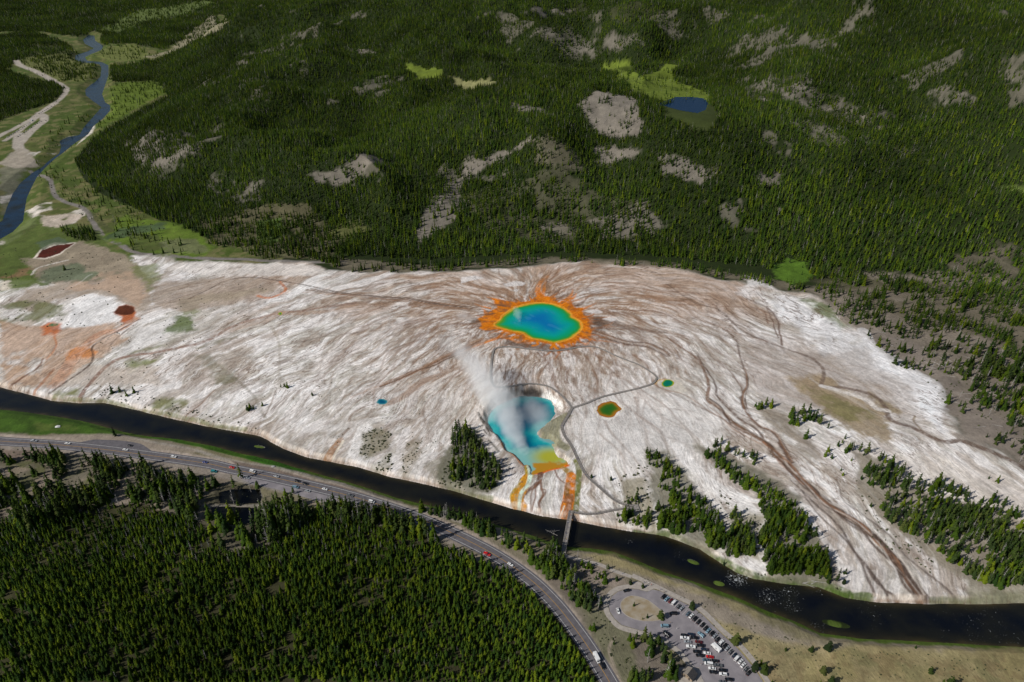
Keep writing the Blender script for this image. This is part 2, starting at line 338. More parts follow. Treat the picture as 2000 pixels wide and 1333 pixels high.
# brown wash round the big spring
rg = sdist(X, Y, POOLS['prismatic'][0])
brown = smooth((120 - rg + 150 * (F3 - .5) + 40 * smooth(dy_ / 40) + .25 * np.abs(dx_)) / 110) * inflat
setc(brown * (.14 + .42 * smooth((.56 - F1) / .14)), (156, 128, 106))
setc(brown * smooth((.45 - F2) / .08) * .42, (122, 90, 66))
setc(brown * smooth((F2 - .60) / .06) * .7, (205, 194, 184))
# ground outside the flat on the right and along the foot of the hills
paint([(640,500),(690,506),(860,518),(1080,503),(1300,512),(1500,545),(1580,560),(1600,575),(1500,560),(1310,522),(1080,512),(850,530),(690,532),(600,505)], (112,104,88), 3, 5, .8, den=.55)
paint([(1560,560),(2450,575),(2450,980),(2060,930),(1950,880),(1880,840),(1850,790),(1780,725),(1700,665),(1640,615)], (128,118,106), 6, 12, .92, den=.30, sin=.12)
paint([(1600,545),(2450,560),(2450,700),(2000,690),(1830,640),(1700,600)], (96,90,72), 10, 20, .7, den=.62, breakup=.5)
paint([(1760,560),(2450,560),(2450,640),(2000,600)], None, 8, 20, 1, den=.9, breakup=.4)
paint([(1620,525),(1750,560),(2050,560),(2050,545),(1800,535)], (128,118,106), 4, 12, .8, den=.12, breakup=.7)
paint([(1850,500),(2000,470),(2050,520),(1900,560)], (110,102,88), 6, 20, .7, den=.4, breakup=.7)
paint([(1680,650),(1760,700),(1850,770),(1880,860),(1960,890),(2030,930),(2030,870),(1900,780),(1800,680),(1720,640)], (132,122,112), 6, 10, .9, den=.04)
paint([(1560,580),(1620,600),(1660,640),(1640,645),(1590,610)], (82,104,44), 4, 6, .7)
# white crusts
paint([(1510,575),(1560,580),(1620,615),(1680,660),(1720,700),(1780,740),(1830,765),(1845,800),(1800,830),(1760,800),(1720,760),(1650,720),(1600,690),(1560,650),(1500,610)], (222,220,220), 8, 14, .75, breakup=.6, bsc=30)
paint([(1460,540),(1560,578),(1640,620),(1600,650),(1520,620),(1440,575)], (226,222,220), 4, 12, .7, breakup=.8)
paint([(1690,660),(1780,725),(1845,790),(1850,850),(1800,800),(1740,740)], (230,228,228), 4, 10, .8)
paint([(1120,800),(1200,740),(1300,770),(1440,800),(1440,860),(1330,870),(1250,900),(1180,890),(1120,850)], (208,204,200), 14, 14, .75, sin=.35)
paint([(1450,650),(1560,680),(1650,760),(1580,800),(1500,800),(1460,740)], (168,156,148), 12, 14, .6, sin=.3)
paint([(1560,680),(1700,690),(1800,800),(1860,870),(1800,870),(1700,790),(1600,760)], (158,146,136), 12, 14, .55, sin=.3, breakup=.5)
paint([(1545,740),(1600,735),(1640,760),(1700,790),(1750,830),(1740,860),(1690,850),(1640,830),(1600,800),(1570,770)], (150,124,84), 4, 10, .85, sin=.4)
paint([(1575,755),(1640,780),(1700,810),(1745,840),(1730,858),(1660,840),(1600,800)], (112,106,50), 3, 12, .8, breakup=.9)
paint([(1690,765),(1760,800),(1770,810),(1720,805)], (134,112,70), 3, 6, .8)
paint([(1640,860),(1900,900),(2050,960),(2380,1060),(2380,1180),(2000,1120),(1850,1000),(1740,940)], (198,188,178), 10, 10, .6, sin=.5)
# left part: orange-tan soils and grass
L2 = lambda p: zpts(p, 0, 400, 2.857)
for p, c, a, br in (([(0,60),(180,60),(300,90),(500,130),(620,200),(740,280),(800,420),(560,420),(300,300),(200,330),(260,440),(0,500)], (84,100,40), .95, 0),
        ([(120,300),(300,280),(440,200),(640,240),(760,330),(860,430),(860,560),(780,600),(600,520),(420,500),(300,540),(180,600),(60,560),(120,480),(280,440)], (160, 134, 106), .85, .3),
        ([(380,430),(560,380),(740,380),(840,500),(780,560),(560,480),(400,470)], (180, 142, 110), .7, .5),
        ([(0,560),(160,520),(340,560),(340,620),(200,660),(0,700)], (92,98,48), .8, .6),
        ([(20,400),(170,350),(170,390),(60,410)], (140,98,62), .8, .2),
        ([(240,440),(270,340),(400,330),(540,380),(530,420),(420,430),(300,425)], (98,108,84), .9, 0),
        ([(40,840),(200,850),(180,930),(0,960),(0,860)], (120,96,50), .8, .5),
        ([(150,960),(240,960),(230,1010),(150,1000)], (98,106,44), .8, .5),
        ([(1000,540),(1140,500),(1400,470),(1500,490),(1300,530),(1120,550),(1080,620),(1000,620)], (104,110,56), .75, .5),
        ([(940,640),(1080,620),(1080,690),(950,710)], (76,96,34), .85, .2),
        ([(700,880),(900,860),(800,910),(700,930)], (104,112,50), .8, .5),
        ([(640,850),(860,770),(1000,740),(900,790),(760,830)], (112,112,58), .7, .7),
        ([(1090,790),(1330,730),(1250,770),(1120,800)], (108,100,54), .7, .7),
        ([(1100,840),(1200,820),(1310,940),(1310,990),(1200,1000),(1150,920)], (116,108,72), .55, .3),
        ([(1200,940),(1310,930),(1300,1000),(1210,1000)], (104,98,52), .6, 0),
        ([(860,1100),(940,1060),(1040,1120),(1000,1180),(880,1150)], (100,104,48), .8, .6),
        ([(1100,1200),(1280,1190),(1320,1260),(1180,1280)], (110,104,62), .7, .7),
        ([(300,1040),(440,1030),(440,1090),(320,1080)], (106,110,50), .8, .5),
        ([(580,180),(700,60),(760,80),(900,90),(1000,110),(1190,200),(1180,290),(1000,290),(880,270),(720,220),(620,200)], (92,116,30), .95, 0),
        ([(600,190),(640,140),(900,100),(930,130),(800,160),(700,180)], (70,86,62), .8, 0),
        ([(900,200),(1100,190),(1180,270),(900,280)], (112,112,64), .7, .3),
        ([(740,350),(860,330),(900,400),(840,480),(760,400)], (96,108,46), .7, .5),
        ([(1460,0),(1700,0),(1900,170),(1860,300),(1480,300),(1190,210),(1100,90)], (104,98,74), .7, .2)):
    paint(L2(p), c, 4, 8, a, breakup=br, den=0 if c != (104,98,74) else .8, sin=.25)
for p, c in (([(0,430),(60,420),(60,480),(0,490)], (208,196,182)), ([(230,60),(470,50),(440,90),(330,130),(240,120)], (200,184,170)), ([(0,590),(90,590),(80,620),(0,640)], (206,200,196)), ([(100,650),(200,640),(200,670),(110,680)], (206,182,160)),
             ([(400,560),(560,520),(640,560),(640,640),(540,680),(400,700),(360,640)], (214,212,210)), ([(0,690),(220,700),(240,740),(140,800),(0,880)], (208,203,198)), ([(300,760),(400,740),(360,800),(300,830)], (216,214,212)),
             ([(640,880),(760,700),(940,640),(950,700),(800,780)], (210,206,202)), ([(920,370),(1000,330),(1150,310),(1330,330),(1560,320),(1720,340),(1860,380),(1700,400),(1400,390),(1330,410),(1100,390)], (210,203,196)), ([(340,1020),(0,1000),(0,900),(180,930),(600,900),(900,900),(900,1000),(600,1000)], (186, 166, 146)), ([(0,640),(300,700),(620,660),(700,760),(560,860),(300,1000),(60,1000),(0,900)], (182, 140, 106)), ([(860,430),(1400,400),(1560,470),(1300,560),(1000,600),(860,560)], (168, 140, 114))):
    paint(L2(p), c, 3, 6, .8, breakup=.4, sin=.7)
paint(L2([(180,300),(240,240),(300,215),(430,212),(330,280),(250,306)]), (216,196,170), 1, 2, 1)
paint(L2([(200,296),(235,255),(300,232),(420,215),(330,272),(250,298)]), (92,28,14), 1, 2, 1)
paint(L2([(200,210),(330,180),(400,215),(280,232),(236,250)]), (84,98,76), 2, 4, .8)
paint(L2([(630,600),(660,565),(700,558),(755,572),(768,600),(745,640),(690,672),(668,660),(680,630),(640,615)]), (172,88,36), 2, 3, .9)
paint(L2([(632,600),(660,568),(700,560),(750,572),(758,590),(735,612),(690,618),(645,612)]), (96,38,14), 1.2, 1.5, 1)
paint(L2([(225,690),(270,660),(335,668),(335,700),(300,740),(280,720),(240,730)]), (180,96,44), 3, 4, .85)
stroke(L2([(285,672),(310,672)]), 2.5, 2.5, (50,110,70), 1, warp=0)
paint(L2([(440,800),(540,820),(520,860),(380,870),(380,830)]), (196,124,62), 3, 6, .8, breakup=.4)
OR, DB, MB = (180, 104, 48), (84, 56, 40), (140, 96, 66)
for p, w0, w1, c, a, a1 in (([(760,640),(660,700),(560,720),(480,790),(420,850),(340,960),(310,1000)], 4, 7, (196,128,88), .8, .5), ([(780,640),(650,710),(560,760),(515,800),(520,840),(500,900),(380,980),(280,1050)], .8, 1.4, DB, .9, .8),
        ([(720,690),(640,760),(600,830)], .7, .7, DB, .6, .3), ([(300,740),(310,800),(260,860)], 1, 1, OR, .6, .4), ([(240,860),(200,920),(60,1010)], 1, 1.4, (120,70,44), .8, .8), ([(300,920),(240,990),(190,1050)], 1.4, 1.6, (176,106,62), .8, .8),
        ([(1980,550),(1700,590),(1500,620),(1300,680),(1150,760),(900,820),(700,850),(600,900),(500,1000),(450,1090)], 2.5, 2.0, (136,92,70), .6, .85), ([(1960,500),(1800,470),(1600,430),(1400,405),(1250,430),(1130,490),(1050,530)], 1.2, .8, DB, .8, .7),
        ([(1560,430),(1590,480),(1500,520),(1440,510)], 1.5, 2, (188,110,64), .8, .8), ([(1990,560),(1800,600),(1560,610)], 2, 5, (170,128,96), .6, .5), ([(1560,610),(1480,640),(1300,690),(1200,720)], 6, 6, (172,134,108), .6, .3),
        ([(1190,1040),(1120,1110),(1040,1190)], .7, .7, (130,90,66), .7, .7), ([(1540,1040),(1500,1140),(1470,1190)], .8, .8, (130,96,70), .6, .6), ([(2000,715),(1800,740),(1620,780),(1560,790)], .7, .7, (130,110,94), .6, .5),
        ([(1310,930),(1420,870),(1520,780)], .7, .5, (118,100,84), .6, .3), ([(1320,990),(1560,760)], .6, .6, (222,218,214), .5, .5), ([(1515,680),(1560,780),(1560,980)], 1.6, 1.2, (140,128,110), .5, .4), ([(1310,970),(1400,1060),(1480,1190)], 1.4, 1.4, (130,120,96), .55, .5),
        ([(180,390),(220,350),(380,310)], 1.5, 1.5, (214,206,196), .8, .8)):
    stroke(L2(p), w0, w1, c, a, a1)
log('flat base')
# dendritic run-off: many winding lines leading away from the big spring, down to the river or the rim
rng = np.random.default_rng(5)
RR = 0.75; rx0, rx1, ry0, ry1 = -1150.0, 1150.0, 290.0, 1000.0
rw, rh = int((rx1 - rx0) / RR), int((ry1 - ry0) / RR)
VEIN = np.zeros((rh, rw), np.float32); VEIN2 = np.zeros((rh, rw), np.float32)
def stamp(Rr, pts, wid, al):
    for (x, y), wd, a in zip(pts, wid, al):
        r = wd / RR + 1.2; cx, cy = (x - rx0) / RR, (y - ry0) / RR
        i0, i1, j0, j1 = int(cx - r), int(cx + r) + 2, int(cy - r), int(cy + r) + 2
        if i0 < 0 or j0 < 0 or i1 >= rw or j1 >= rh: continue
        jj, ii = np.mgrid[j0:j1, i0:i1]
        v = np.clip(r - np.hypot(ii - cx, jj - cy), 0, 1) * a
        Rr[j0:j1, i0:i1] = np.maximum(Rr[j0:j1, i0:i1], v)
def streamline(x, y, L, w0, a0, target, seed, jit=.5, drift=0.0):
    n = int(L / 1.0); pts = []; hd = math.atan2(y - gps_c[1] - 30, x - gps_c[0]); ph = rng.uniform(0, 99)
    for k in range(n):
        ddx, ddy = x - gps_c[0], y - gps_c[1]; q2 = ddx * ddx + ddy * ddy + 1; rd = math.atan2(SM * ddy / q2 - 1, SM * ddx / q2)
        m1 = math.sin(k / 9.0 + ph) * .35 + math.sin(k / 23.0 + ph * 2) * .45 + rng.normal(0, .12)
        want = rd + drift + jit * m1 * 1.3
        hd += ((want - hd + math.pi) % (2 * math.pi) - math.pi) * .3
        x += math.cos(hd); y += math.sin(hd); pts.append((x, y))
    P = np.array(pts); t = np.linspace(0, 1, n)
    stamp(target, P, w0 * (1 - .5 * t), a0 * (1 - t) ** .7); return P
for k in range(170):
    a = rng.uniform(0, 2 * math.pi); r0 = rng.uniform(55, 200) if k > 30 else rng.uniform(45, 75)
    x, y = gps_c[0] + r0 * math.cos(a), gps_c[1] + r0 * math.sin(a) * .9
    long_ = 380 if abs(math.cos(a)) > .5 else 170
    L = rng.uniform(.3, 1) * long_
    P = streamline(x, y, L, rng.uniform(.25, .9), rng.uniform(.35, .95), VEIN, k, jit=rng.uniform(.35, .7), drift=rng.normal(0, .12))
    if rng.random() < .6:
        i = rng.integers(5, len(P) - 5) if len(P) > 12 else 0
        streamline(P[i][0], P[i][1], L * .4, .35, .6, VEIN, k, jit=.7, drift=rng.choice([-.4, .4]))
for k in range(170):        # finer pale and dark threads everywhere on the flat
    x, y = rng.uniform(-600, 620), rng.uniform(430, 760)
    streamline(x, y, rng.uniform(30, 150), rng.uniform(.2, .5), rng.uniform(.2, .6), VEIN if k % 3 else VEIN2, k, jit=.5, drift=rng.normal(0, .2))
# gullies of white wash running down the outer slope to the river
for k in range(150):
    x = rng.uniform(-620, 560); ym = float(np.interp(x, upw[:, 0], upw[:, 1])); L = rng.uniform(30, 90); y = ym + rng.uniform(10, L)
    n = int(y - ym) ; ph = rng.uniform(0, 9)
    slant = -.25 if x < 60 else .55
    P = np.array([(x + slant * i + 1.6 * math.sin(i / 7 + ph), y - i) for i in range(max(n, 3))]); t = np.linspace(0, 1, len(P))
    stamp(VEIN2 if k % 3 else VEIN, P, rng.uniform(.3, 1.2) * (0.4 + t), rng.uniform(.25, .7) * np.sin(t * 2.6 + .3))
def rsample(Rr):
    c = np.clip((X - rx0) / RR, 0, rw - 1.01); r = np.clip((Y - ry0) / RR, 0, rh - 1.01); i = c.astype(int); j = r.astype(int); fc = c - i; fr = r - j
    return ((Rr[j, i] * (1 - fc) + Rr[j, i + 1] * fc) * (1 - fr) + (Rr[j + 1, i] * (1 - fc) + Rr[j + 1, i + 1] * fc) * fr) * (Y > 300) * (Y < 980)
vv = rsample(VEIN) * inflat * smooth((SIN - .2) / .3); nearspring = smooth((190 - rg) / 120)
setc(vv * (1 - nearspring) * .62, (120, 98, 80)); setc(vv * nearspring * .75, (112, 78, 54))
setc(rsample(VEIN2) * inflat * .6, (220, 216, 212))
log('veins')
R7 = lambda p: zpts(p, 1300, 450, 2.857)
R6 = lambda p: zpts(p, 1300, 866, 2.857)
M4 = lambda p: zpts(p, 600, 560, 2.854)
for p, w0, w1, c, a, a1 in ((R7([(0,590),(60,640),(180,720),(220,790),(245,880),(245,950),(300,990),(350,1040),(400,1090),(500,1150),(580,1200),(640,1260),(700,1333)]), .8, 2.2, (126,84,56), .8, .95),
        (R7([(180,700),(280,860),(300,930),(400,1040),(520,1120),(560,1200),(640,1290)]), .7, 1.4, (96,62,42), .8, .9), (R7([(20,900),(120,950),(240,1010),(340,1060),(450,1130)]), .7, 1.2, (120,86,66), .6, .8),
        (R7([(350,560),(390,620),(410,700),(440,770),(460,860),(430,940),(450,1010),(520,1090),(600,1130),(650,1200),(700,1290)]), .9, 1.4, (104,72,54), .7, 1),
        (R7([(430,940),(440,990)]), 2.2, 2.2, (110,76,56), .9, .9), (R7([(250,700),(330,760),(420,860),(440,920)]), .6, .8, (120,84,62), .7, .8),
        (R7([(0,300),(150,400),(300,450),(430,560),(560,620),(700,670),(820,720),(880,790),(870,870),(1000,880),(1150,920),(1220,980),(1260,1060),(1400,1110),(1550,1185),(1650,1180),(1800,1230),(1950,1300),(2100,1380)]), 1, 2.6, (112,84,66), .7, .95),
        (R7([(870,870),(980,900),(1120,950),(1180,1000),(1240,1010)]), 2.6, 2.4, (216,210,204), .8, .7), (R7([(1100,560),(1150,640),(1250,700),(1380,790),(1500,870),(1530,960)]), 6, 6, (224,222,222), .5, .4),
        (R7([(1190,830),(1280,870),(1330,930),(1400,990),(1415,1030),(1390,1050),(1420,1110)]), 1.2, .9, (214,208,204), .8, .6), (R7([(1400,1040),(1395,1070),(1425,1110)]), 1, 1, (140,118,90), .9, .9),
        (R7([(450,380),(560,430),(620,500),(640,580),(650,640)]), .8, 1, (116,80,62), .7, .9), (R7([(560,430),(600,520),(630,600)]), .6, .8, (116,80,62), .7, .9),
        (R7([(50,310),(250,420),(520,440),(570,520)]), .6, .8, (130,90,66), .7, .7), (R7([(100,520),(330,560),(560,620)]), .6, .8, (130,90,66), .6, .7), (R7([(0,400),(200,500),(380,560)]), .7, .7, (150,110,84), .6, .6),
        (R6([(560,0),(640,80),(700,150),(800,240),(900,320),(1000,400),(1100,470),(1200,560),(1280,660),(1350,760),(1430,880)]), 2.2, 3.4, (84,64,52), .95, .95),
        (R6([(560,0),(620,60),(700,160),(760,220)]), 1.6, 1.2, (162,92,46), .9, .8), (R6([(630,0),(660,50),(690,110)]), 1.0, 1.0, (100,66,48), .9, .9),
        (R6([(690,200),(830,330),(950,440),(1050,600),(1130,700),(1200,800),(1290,890)]), .8, 1.2, (92,70,58), .8, .95), (R6([(760,270),(860,400),(1000,540),(1090,660),(1170,860)]), .6, .9, (96,74,62), .7, .85),
        (R6([(960,200),(1000,320),(1100,400),(1250,520),(1350,650),(1480,740),(1620,880)]), .6, 1.0, (104,84,70), .6, .8), (R6([(1350,760),(1400,800),(1460,880)]), 1.4, 2, (92,64,48), .8, .9),
        (R6([(1130,700),(1180,760),(1240,880)]), .7, .8, (92,70,58), .8, .9), (R6([(1010,420),(1060,460),(1200,590)]), .9, .9, (200,190,178), .8, .6),
        (R6([(700,250),(780,390),(870,520),(960,640),(1010,760)]), 2.2, 2.5, (222,218,214), .7, .5),
        (R6([(60,20),(160,140),(300,260),(440,360),(520,470),(500,640),(490,740)]), 5, 8, (220,216,212), .85, .9), (R6([(0,80),(200,220),(290,340),(330,500),(300,620)]), 4, 3, (212,207,200), .7, .6),
        (M4([(980,300),(850,360),(700,430),(560,490),(420,545),(250,610)]), 5, 1.4, (160,112,74), .75, .5), (M4([(850,375),(700,440),(600,470),(480,520)]), .8, .8, DB, .8, .7),
        (M4([(850,450),(650,530),(500,630),(450,650)]), 3, 4, (160,124,98), .7, .6), (M4([(900,440),(750,490),(560,560),(430,600)]), 2, 2, (158,124,98), .6, .5),
        (M4([(340,660),(250,720),(230,790),(190,830)]), 1.2, 1.4, (140,112,90), .7, .7), (M4([(185,850),(140,900),(105,975)]), 2.4, 3.6, (164,110,64), .8, .85), (M4([(195,860),(165,910),(140,970)]), 1, 1, (230,220,200), .6, .5),
        (M4([(320,800),(300,860),(270,1000)]), 7, 9, (216,212,208), .85, .9), (M4([(560,800),(520,900),(500,1080)]), 3.5, 4, (212,206,202), .8, .8), (M4([(740,800),(640,960),(590,1100)]), 3, 4, (210,205,200), .8, .8),
        (M4([(0,800),(200,780),(400,740),(600,720)]), 4, 3, (206,201,197), .6, .4), (M4([(930,120),(700,90),(500,70),(250,50),(0,20)]), 9, 3, (150,118,92), .75, .5), (M4([(600,100),(800,110),(930,100)]), 7, 9, (146,106,74), .6, .7),
        (M4([(1600,260),(1750,310),(1900,330),(2000,380)]), 6, 5, (128,88,62), .75, .5), (M4([(1620,180),(1700,200),(1850,240),(1990,250)]), 6, 4, (120,90,70), .7, .5), (M4([(1580,300),(1700,330),(1800,400)]), 4, 3, (130,100,78), .6, .4),
        (M4([(1340,30),(1320,-40),(1390,-90)]), 4, 5, (140,96,58), .8, .5), (M4([(1500,20),(1560,-40)]), 1.4, 1, (150,104,66), .7, .5), (M4([(1120,460),(1080,540)]), 1, 1, (128,96,72), .6, .5)):
    stroke(p, w0, w1, c, a, a1)
rb_ = np.random.default_rng(12)
for base_, n_, sprd, wd_ in ((R7([(245,950),(300,990),(350,1040),(400,1090),(500,1150),(580,1200),(640,1260),(700,1333)]), 6, 7, .7), (R6([(560,0),(640,80),(700,150),(800,240),(900,320),(1000,400),(1100,470),(1200,560),(1280,660),(1350,760),(1430,880)]), 9, 9, .9),
                             (R7([(440,770),(460,860),(430,940),(450,1010),(520,1090),(600,1130),(650,1200),(700,1290)]), 3, 4, .5), (M4([(980,300),(850,360),(700,430),(560,490),(420,545)]), 6, 8, .6), (M4([(930,120),(700,90),(500,70),(250,50),(0,20)]), 8, 12, .6), (M4([(1600,260),(1750,310),(1900,330),(2000,380)]), 5, 8, .6)):
    q = AT(base_)
    for k in range(n_):
        off = rb_.normal(0, sprd * .5); qq = q + rb_.normal(0, sprd * .16, q.shape) + [off * .5, off * .5]
        stroke(qq, wd_ * rb_.uniform(.5, 1.3), wd_ * rb_.uniform(.5, 1.3), [(86,58,42),(150,96,58),(196,178,160),(104,70,50)][k % 4], rb_.uniform(.5, .9), soft=.4, world=True, warp=1.5)
Z1 = lambda p: zpts(p, 900, 530, 6.667)
# --- bacterial mats of the big spring
OC = (200, 114, 14)
paint(Z1([(400,345),(520,372),(650,410),(780,400),(900,395),(980,340),(1050,330),(1130,330),(1230,350),(1270,400),(1330,385),(1430,400),(1470,470),(1590,480),(1580,540),(1650,610),(1705,690),(1715,780),(1680,860),(1620,880),(1540,870),(1460,930),(1300,950),(1150,950),(1000,915),(880,930),(800,870),(760,830),(600,790),(480,760),(370,770),(270,760),(240,720),(270,680),(230,620),(320,570),(400,500),(480,470),(430,410)]), OC, 1.2, 2.4, 1, sin=0)
for p, w0, w1, a1 in (([(500,400),(400,350),(340,335)], 2.6, .8, .5), ([(330,560),(300,500),(270,480)], 2.4, .8, .6), ([(380,480),(250,450),(180,420)], 1.6, .5, .4), ([(330,620),(220,580)], 2.2, .8, .6), ([(340,700),(200,655)], 1.8, .5, .4),
        ([(360,730),(260,740)], 3, 2, .9), ([(1030,330),(1000,250),(1040,140),(1140,60)], 4.2, 2.2, .15), ([(1060,330),(1080,240),(1100,130)], 2.6, 1.6, .2), ([(1180,340),(1215,310)], 2.2, 1, .8), ([(1330,400),(1430,320),(1460,240)], 3.6, .8, .5), ([(1400,380),(1480,330),(1500,290)], 3, .8, .4),
        ([(1520,510),(1640,470),(1760,420)], 3.0, .7, .3), ([(820,870),(700,870),(560,860),(440,880),(330,930),(170,990)], 3.4, 1.6, .25), ([(900,890),(760,930),(640,890),(540,870)], 3.0, 1.6, .9), ([(560,790),(470,880),(330,930)], 2, 1.4, .7), ([(700,860),(860,880)], 3, 3, 1),
        ([(980,900),(1000,950),(940,970)], 1.6, 1.4, .9), ([(1120,920),(1190,960),(1170,1000)], 1.3, 1.2, .9), ([(1200,930),(1230,990),(1255,1010)], 1.6, 1.8, .95), ([(1290,940),(1330,970),(1340,985)], 1.3, 1.3, .9), ([(1340,930),(1400,980)], 1.2, 1.0, .9),
        ([(1440,910),(1440,960),(1540,985)], 1.8, .8, .7), ([(1500,880),(1560,930),(1660,940)], 2.4, .7, .6), ([(1640,870),(1560,880)], 2, 1, .8)):
    stroke(Z1(p), w0 * .9, w1 * .9, OC, 1, a1, soft=.5, warp=.8, sin=0)
fr_ = np.random.default_rng(31); pq = POOLS['prismatic'][0]
for k in range(110):
    p0 = pq[fr_.integers(len(pq))] ; d_ = p0 - gps_c; d_ = d_ / np.hypot(*d_); p0 = p0 + d_ * fr_.uniform(8, 16); L = fr_.uniform(10, 34); c_ = fr_.normal(0, .6)
    pts_ = [p0]; a_ = math.atan2(d_[1] - .2, d_[0] * 1.2)
    for j in range(5): a_ += c_ * .25 + fr_.normal(0, .25); pts_.append(pts_[-1] + np.array([math.cos(a_), math.sin(a_)]) * L / 5)
    stroke(np.array(pts_), fr_.uniform(.6, 2.4), .3, [(150, 88, 40), (112, 70, 44), (176, 104, 44)][k % 3], .8, .15, soft=.6, world=True, warp=1)
for k in range(90):
    p0 = pq[fr_.integers(len(pq))] ; d_ = p0 - gps_c; d_ = d_ / np.hypot(*d_); p0 = p0 + d_ * fr_.uniform(2, 9); L = fr_.uniform(5, 17); c_ = fr_.normal(0, .5)
    pts_ = [p0]; a_ = math.atan2(d_[1] * 1 - .15, d_[0])
    for j in range(4): a_ += c_ * .35 + fr_.normal(0, .25); pts_.append(pts_[-1] + np.array([math.cos(a_), math.sin(a_)]) * L / 4)
    stroke(np.array(pts_), fr_.uniform(.8, 2.0), .25, [OC, (176, 92, 18), (150, 84, 34)][k % 3], .95, .35, soft=.4, world=True, warp=.6, sin=0)
mm = (rg < 30) & (rg > -2)
mat_ = (C[..., 0] > lin((185,0,0))[0]) & (C[..., 2] < .06) & mm
orn = smooth((.5 - fbm(rad / 9, ang * 40, 1, 4, 301)) / .12)
C[mat_] = C[mat_] * (1 - .42 * orn[mat_, None]) + lin((150, 62, 10)).astype(np.float32) * .42 * orn[mat_, None]
C[mat_] = C[mat_] * (1 - .4 * smooth((NC_[mat_, None] - .55) / .1)) + lin((224, 128, 40)).astype(np.float32) * .4 * smooth((NC_[mat_, None] - .55) / .1)
rim = smooth(1 - np.abs(rg - 1.4 + 1.5 * (NC_ - .5)) / 1.5); setc(rim * .85, (218, 164, 62))
dark = smooth(1 - np.abs(rg - 19) / 12) * smooth((X - gps_c[0]) / 30) * smooth((20 - np.abs(Y - gps_c[1] + 4)) / 10) * ~mat_
setc(dark * .7, (70, 58, 50))
paint(Z1([(600,880),(740,950),(900,950),(1080,940),(1200,1000),(1400,1000),(1500,960),(1540,985),(1400,1010),(1260,1035),(1080,1035),(900,1010),(700,985),(560,960)]), (104,70,48), 1.5, 2, .75)
for p in ([(1120,925),(1195,960),(1175,1000)], [(1200,930),(1230,990),(1258,1012)], [(1290,940),(1335,985)], [(990,900),(1000,955),(940,972)]): stroke(Z1(p), 1.2, 1.5, OC, 1, 1, warp=.3)
for p in ([(550,170),(720,130),(850,150),(800,190),(600,200)], [(700,240),(760,240),(720,275),(680,260)], [(0,80),(200,55),(290,90),(120,130),(0,160)], [(1580,520),(1780,490),(1870,545),(1700,550)], [(1830,620),(1950,600),(2040,640),(1950,660)], [(450,330),(620,390),(520,370)]):
    paint(Z1(p), (206,200,196), .8, 1.5, .85)
# --- crater surroundings and its run-off
e2 = lambda p: zpts(p, 880, 680, 6.667); e3 = lambda p: zpts(p, 930, 840, 6.06)
re = sdist(X, Y, POOLS['crater'][0])
cl = smooth(1 - re / 9) * (re > 0) * inflat
setc(cl * smooth((NC_ - .42) / .12) * .7, (132, 118, 104))
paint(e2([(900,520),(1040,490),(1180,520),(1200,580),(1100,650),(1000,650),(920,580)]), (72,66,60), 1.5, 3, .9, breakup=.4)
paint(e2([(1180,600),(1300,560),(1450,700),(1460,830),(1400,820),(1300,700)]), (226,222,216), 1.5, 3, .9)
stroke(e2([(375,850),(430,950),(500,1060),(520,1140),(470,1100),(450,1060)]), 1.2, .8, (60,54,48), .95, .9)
stroke(e2([(500,1200),(560,1270),(620,1333)]), .9, .8, (96,92,84), .9, .8)
paint(e2([(1230,1000),(1400,900),(1500,850),(1560,880),(1470,1000),(1450,1080),(1500,1200),(1590,1300),(1500,1333),(1380,1250),(1200,1180)]), (126,122,74), 1.5, 4, .85, breakup=.5)
stroke(e3([(1180,360),(1215,480),(1205,600),(1190,760),(1165,960)]), 2.2, 3.0, (104,106,44), .95, .95, warp=1)
OY, OO, OB = (170,140,36), (196,98,22), (120,70,40)
paint(e3([(640,380),(760,400),(900,400),(960,340),(1060,350),(1100,420),(1020,450),(900,480),(800,520),(650,540),(630,460)]), OO, .8, 1.2, 1, sin=0)
paint(e3([(640,380),(800,390),(950,380),(960,430),(800,430),(700,440),(650,420)]), OY, 1, 1.5, .9)
for p, w0, w1, c, a in (([(760,520),(745,600),(700,660),(620,720),(560,790),(540,860)], 2.4, .8, (110,62,40), .9), ([(620,440),(625,540),(560,600),(540,660),(480,730),(450,790),(460,860)], 3.4, 3.0, OY, .95), ([(590,560),(560,680),(490,800),(500,880),(520,930)], 3.0, 5.0, (186,128,36), .95),
        ([(625,430),(640,520),(610,650),(540,740),(510,860),(510,950)], 1.9, 1.2, (196,214,196), 1), ([(1020,440),(1100,500),(1125,560)], 1.8, 3.4, (160,120,40), .95), ([(1120,540),(1110,640),(1100,740),(1090,830),(1070,930),(1080,1040)], 3.6, 4.8, (198,112,28), 1), ([(1080,640),(1070,760)], 1.6, 2.0, (120,92,30), .8),
        ([(1100,800),(1070,900),(1100,1000)], 3.6, 4, (140,84,44), .8), ([(1040,880),(1020,960),(990,1020)], 1.6, 1, (206,124,40), .95), ([(1040,900),(1020,960),(990,1025)], .5, .4, (236,230,214), .9), ([(930,480),(970,570),(1040,630)], .7, .5, (120,72,50), .9),
        ([(760,600),(770,700),(790,760),(750,860),(760,960)], 1, .7, OB, .85), ([(740,620),(700,700),(700,800),(660,950)], .7, .6, OB, .8), ([(770,700),(820,720),(800,780),(740,850),(740,950)], .7, .6, OB, .7), ([(700,660),(650,760),(645,940)], .6, .5, OB, .7),
        ([(1190,990),(1210,1080)], 1.5, 1.8, (170,120,80), .7), ([(220,40),(300,110),(310,180),(360,250),(460,310),(520,380),(570,420)], 1.1, 1.1, (176,112,66), .9)):
    stroke(e3(p), w0, w1, c, a, warp=.7, soft=.5)
